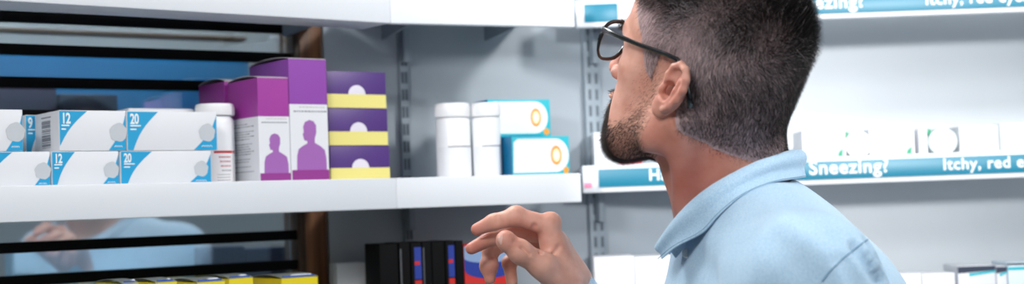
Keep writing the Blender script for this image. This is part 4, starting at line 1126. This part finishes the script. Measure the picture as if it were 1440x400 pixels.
# collar: rows of points from the front tip round the nape, mirrored to the far side
near_top = [(926, 344, 1.405), (948, 310, 1.388), (970, 284, 1.376), (1000, 260, 1.370), (1040, 237, 1.376), (1080, 219, 1.396), (1112, 210, 1.425), (1124, 211, 1.45)]
near_low = [(930, 366, 1.395), (952, 348, 1.375), (990, 328, 1.357), (1012, 303, 1.350), (1042, 277, 1.354), (1082, 259, 1.378), (1120, 252, 1.415), (1133, 250, 1.45)]
near_in = [(948, 365, 1.410), (965, 345, 1.398), (985, 320, 1.388), (1012, 294, 1.383), (1045, 272, 1.388), (1082, 254, 1.404), (1108, 246, 1.428), (1118, 245, 1.45)]
def ringrow(row):
    a = [np.array(P(*r)) for r in row]; mir = [np.array((p[0]+.36*(HY-p[1]), 2*HY-p[1], p[2])) for p in a[:-1]][::-1]; return a+mir
def cr(pts, n=6):
    out = []; pts = [2*pts[0]-pts[1]]+pts+[2*pts[-1]-pts[-2]]
    for i in range(1, len(pts)-2):
        for k in range(n):
            t = k/n; a, b, c, d_ = pts[i-1:i+3]; out.append(.5*((2*b)+(c-a)*t+(2*a-5*b+4*c-d_)*t*t+(3*b-a-3*c+d_)*t**3))
    out.append(pts[-2]); return np.array(out)
TT, LL, II = cr(ringrow(near_top)), cr(ringrow(near_low)), cr(ringrow(near_in))
ctr = TT.mean(0)
rows = []
outw = TT-ctr; outw[:, 2] = 0; outw /= np.linalg.norm(outw, axis=1)[:, None]
for k in range(9):                                # leaf from fold to lower edge
    t = k/8; rows.append(TT*(1-t)+LL*t + outw*(.006*math.sin(math.pi*min(1, t*1.4+.15))) + np.array((0, 0, .0)))
rows = rows[::-1]
for k in range(1, 7):                             # band, from the fold down inside
    t = k/6; rows.append(TT*(1-t)+II*t - outw*(.003*math.sin(math.pi*t)+.0015))
R3 = np.array(rows); nr, nc_ = R3.shape[:2]
VV = R3.reshape(-1, 3); QQ = np.array([(i*nc_+j, i*nc_+j+1, (i+1)*nc_+j+1, (i+1)*nc_+j) for i in range(nr-1) for j in range(nc_-1)])
collar = np_mesh('collar', VV, QQ, M_SHIRT, shirt)
so = collar.modifiers.new('cloth_thickness', 'SOLIDIFY'); so.thickness = .0016; so.offset = 0
ss = collar.modifiers.new('smooth_cloth', 'SUBSURF'); ss.levels = 1; ss.render_levels = 1
q = MB(); e_ = LL*.93+TT*.07+outw*.0042; q.tube([Vector(p) for p in e_], .00035, M_SEAM, 6); q.build('stitching', collar)
q = MB(); c_ = P(966, 357, 1.392); q.lathe(Vector((0,0,0)), [(.0045, 0), (.005, .0008), (.0045, .0018), (.003, .0014)], mat('button_pearl', '#dfe5ea', .25), 20)
q.v = [tuple(Vector(c_)+Matrix.Rotation(math.radians(75), 3, 'X') @ Vector(p)) for p in q.v]; q.build('button', shirt)
# cuff at the raised wrist
q = MB(); ax = (Vector(EL_R)-Vector(WR_R)).normalized(); q.tube([Vector(WR_R)-ax*.028, Vector(WR_R)-ax*.0265, Vector(WR_R)+ax*.02, Vector(WR_R)+ax*.04], [.0290, .0330, .0345, .0350], M_SHIRT, 32, False)
cf = q.build('cuff', shirt); so = cf.modifiers.new('cloth_thickness', 'SOLIDIFY'); so.thickness = .002
# trousers and shoes
M_TRS = mat('trousers_navy', '#27303f', .8, noise=.08, nscale=300); M_SHOE = mat('shoe_leather', '#2a1d16', .4)
tv_ = Vol((PEL[0]-.25, PEL[1]-.26, .03), (PEL[0]+.2, PEL[1]+.26, PEL[2]+.1), .008)
tv_.ell(PEL, (.112, .162, .085), .04)
for s in (1, -1):
    K = np.array((PEL[0]-.02, PEL[1]+s*.10, .50)); AN = np.array((PEL[0]+.01, PEL[1]+s*.11, .07))
    tv_.cap(PEL+np.array((0, s*.085, -.04)), K, .088, .068, .03); tv_.cap(K, AN, .066, .055, .02)
TV, TQ = tv_.mesh(1); np_mesh('trousers', TV, TQ, M_TRS, man)
for s in (1, -1):
    fv = Vol((PEL[0]-.24, PEL[1]+s*.11-.06, -.03), (PEL[0]+.08, PEL[1]+s*.11+.06, .13), .004)
    AN = np.array((PEL[0]+.01, PEL[1]+s*.11, .055)); fv.cap(AN, AN+np.array((-.16, 0, -.022)), .046, .038, .02); fv.cap(AN+np.array((0,0,.02)), AN+np.array((0,0,.05)), .04, .04, .01)
    fv.ell((PEL[0]-.06, PEL[1]+s*.11, -.095), (.4, .2, .098), .003, None, 'cut', .0)
    SV_, SQ_ = fv.mesh(1); SV_[:, 2] = np.maximum(SV_[:, 2], .001); np_mesh('shoe', SV_, SQ_, M_SHOE, man)
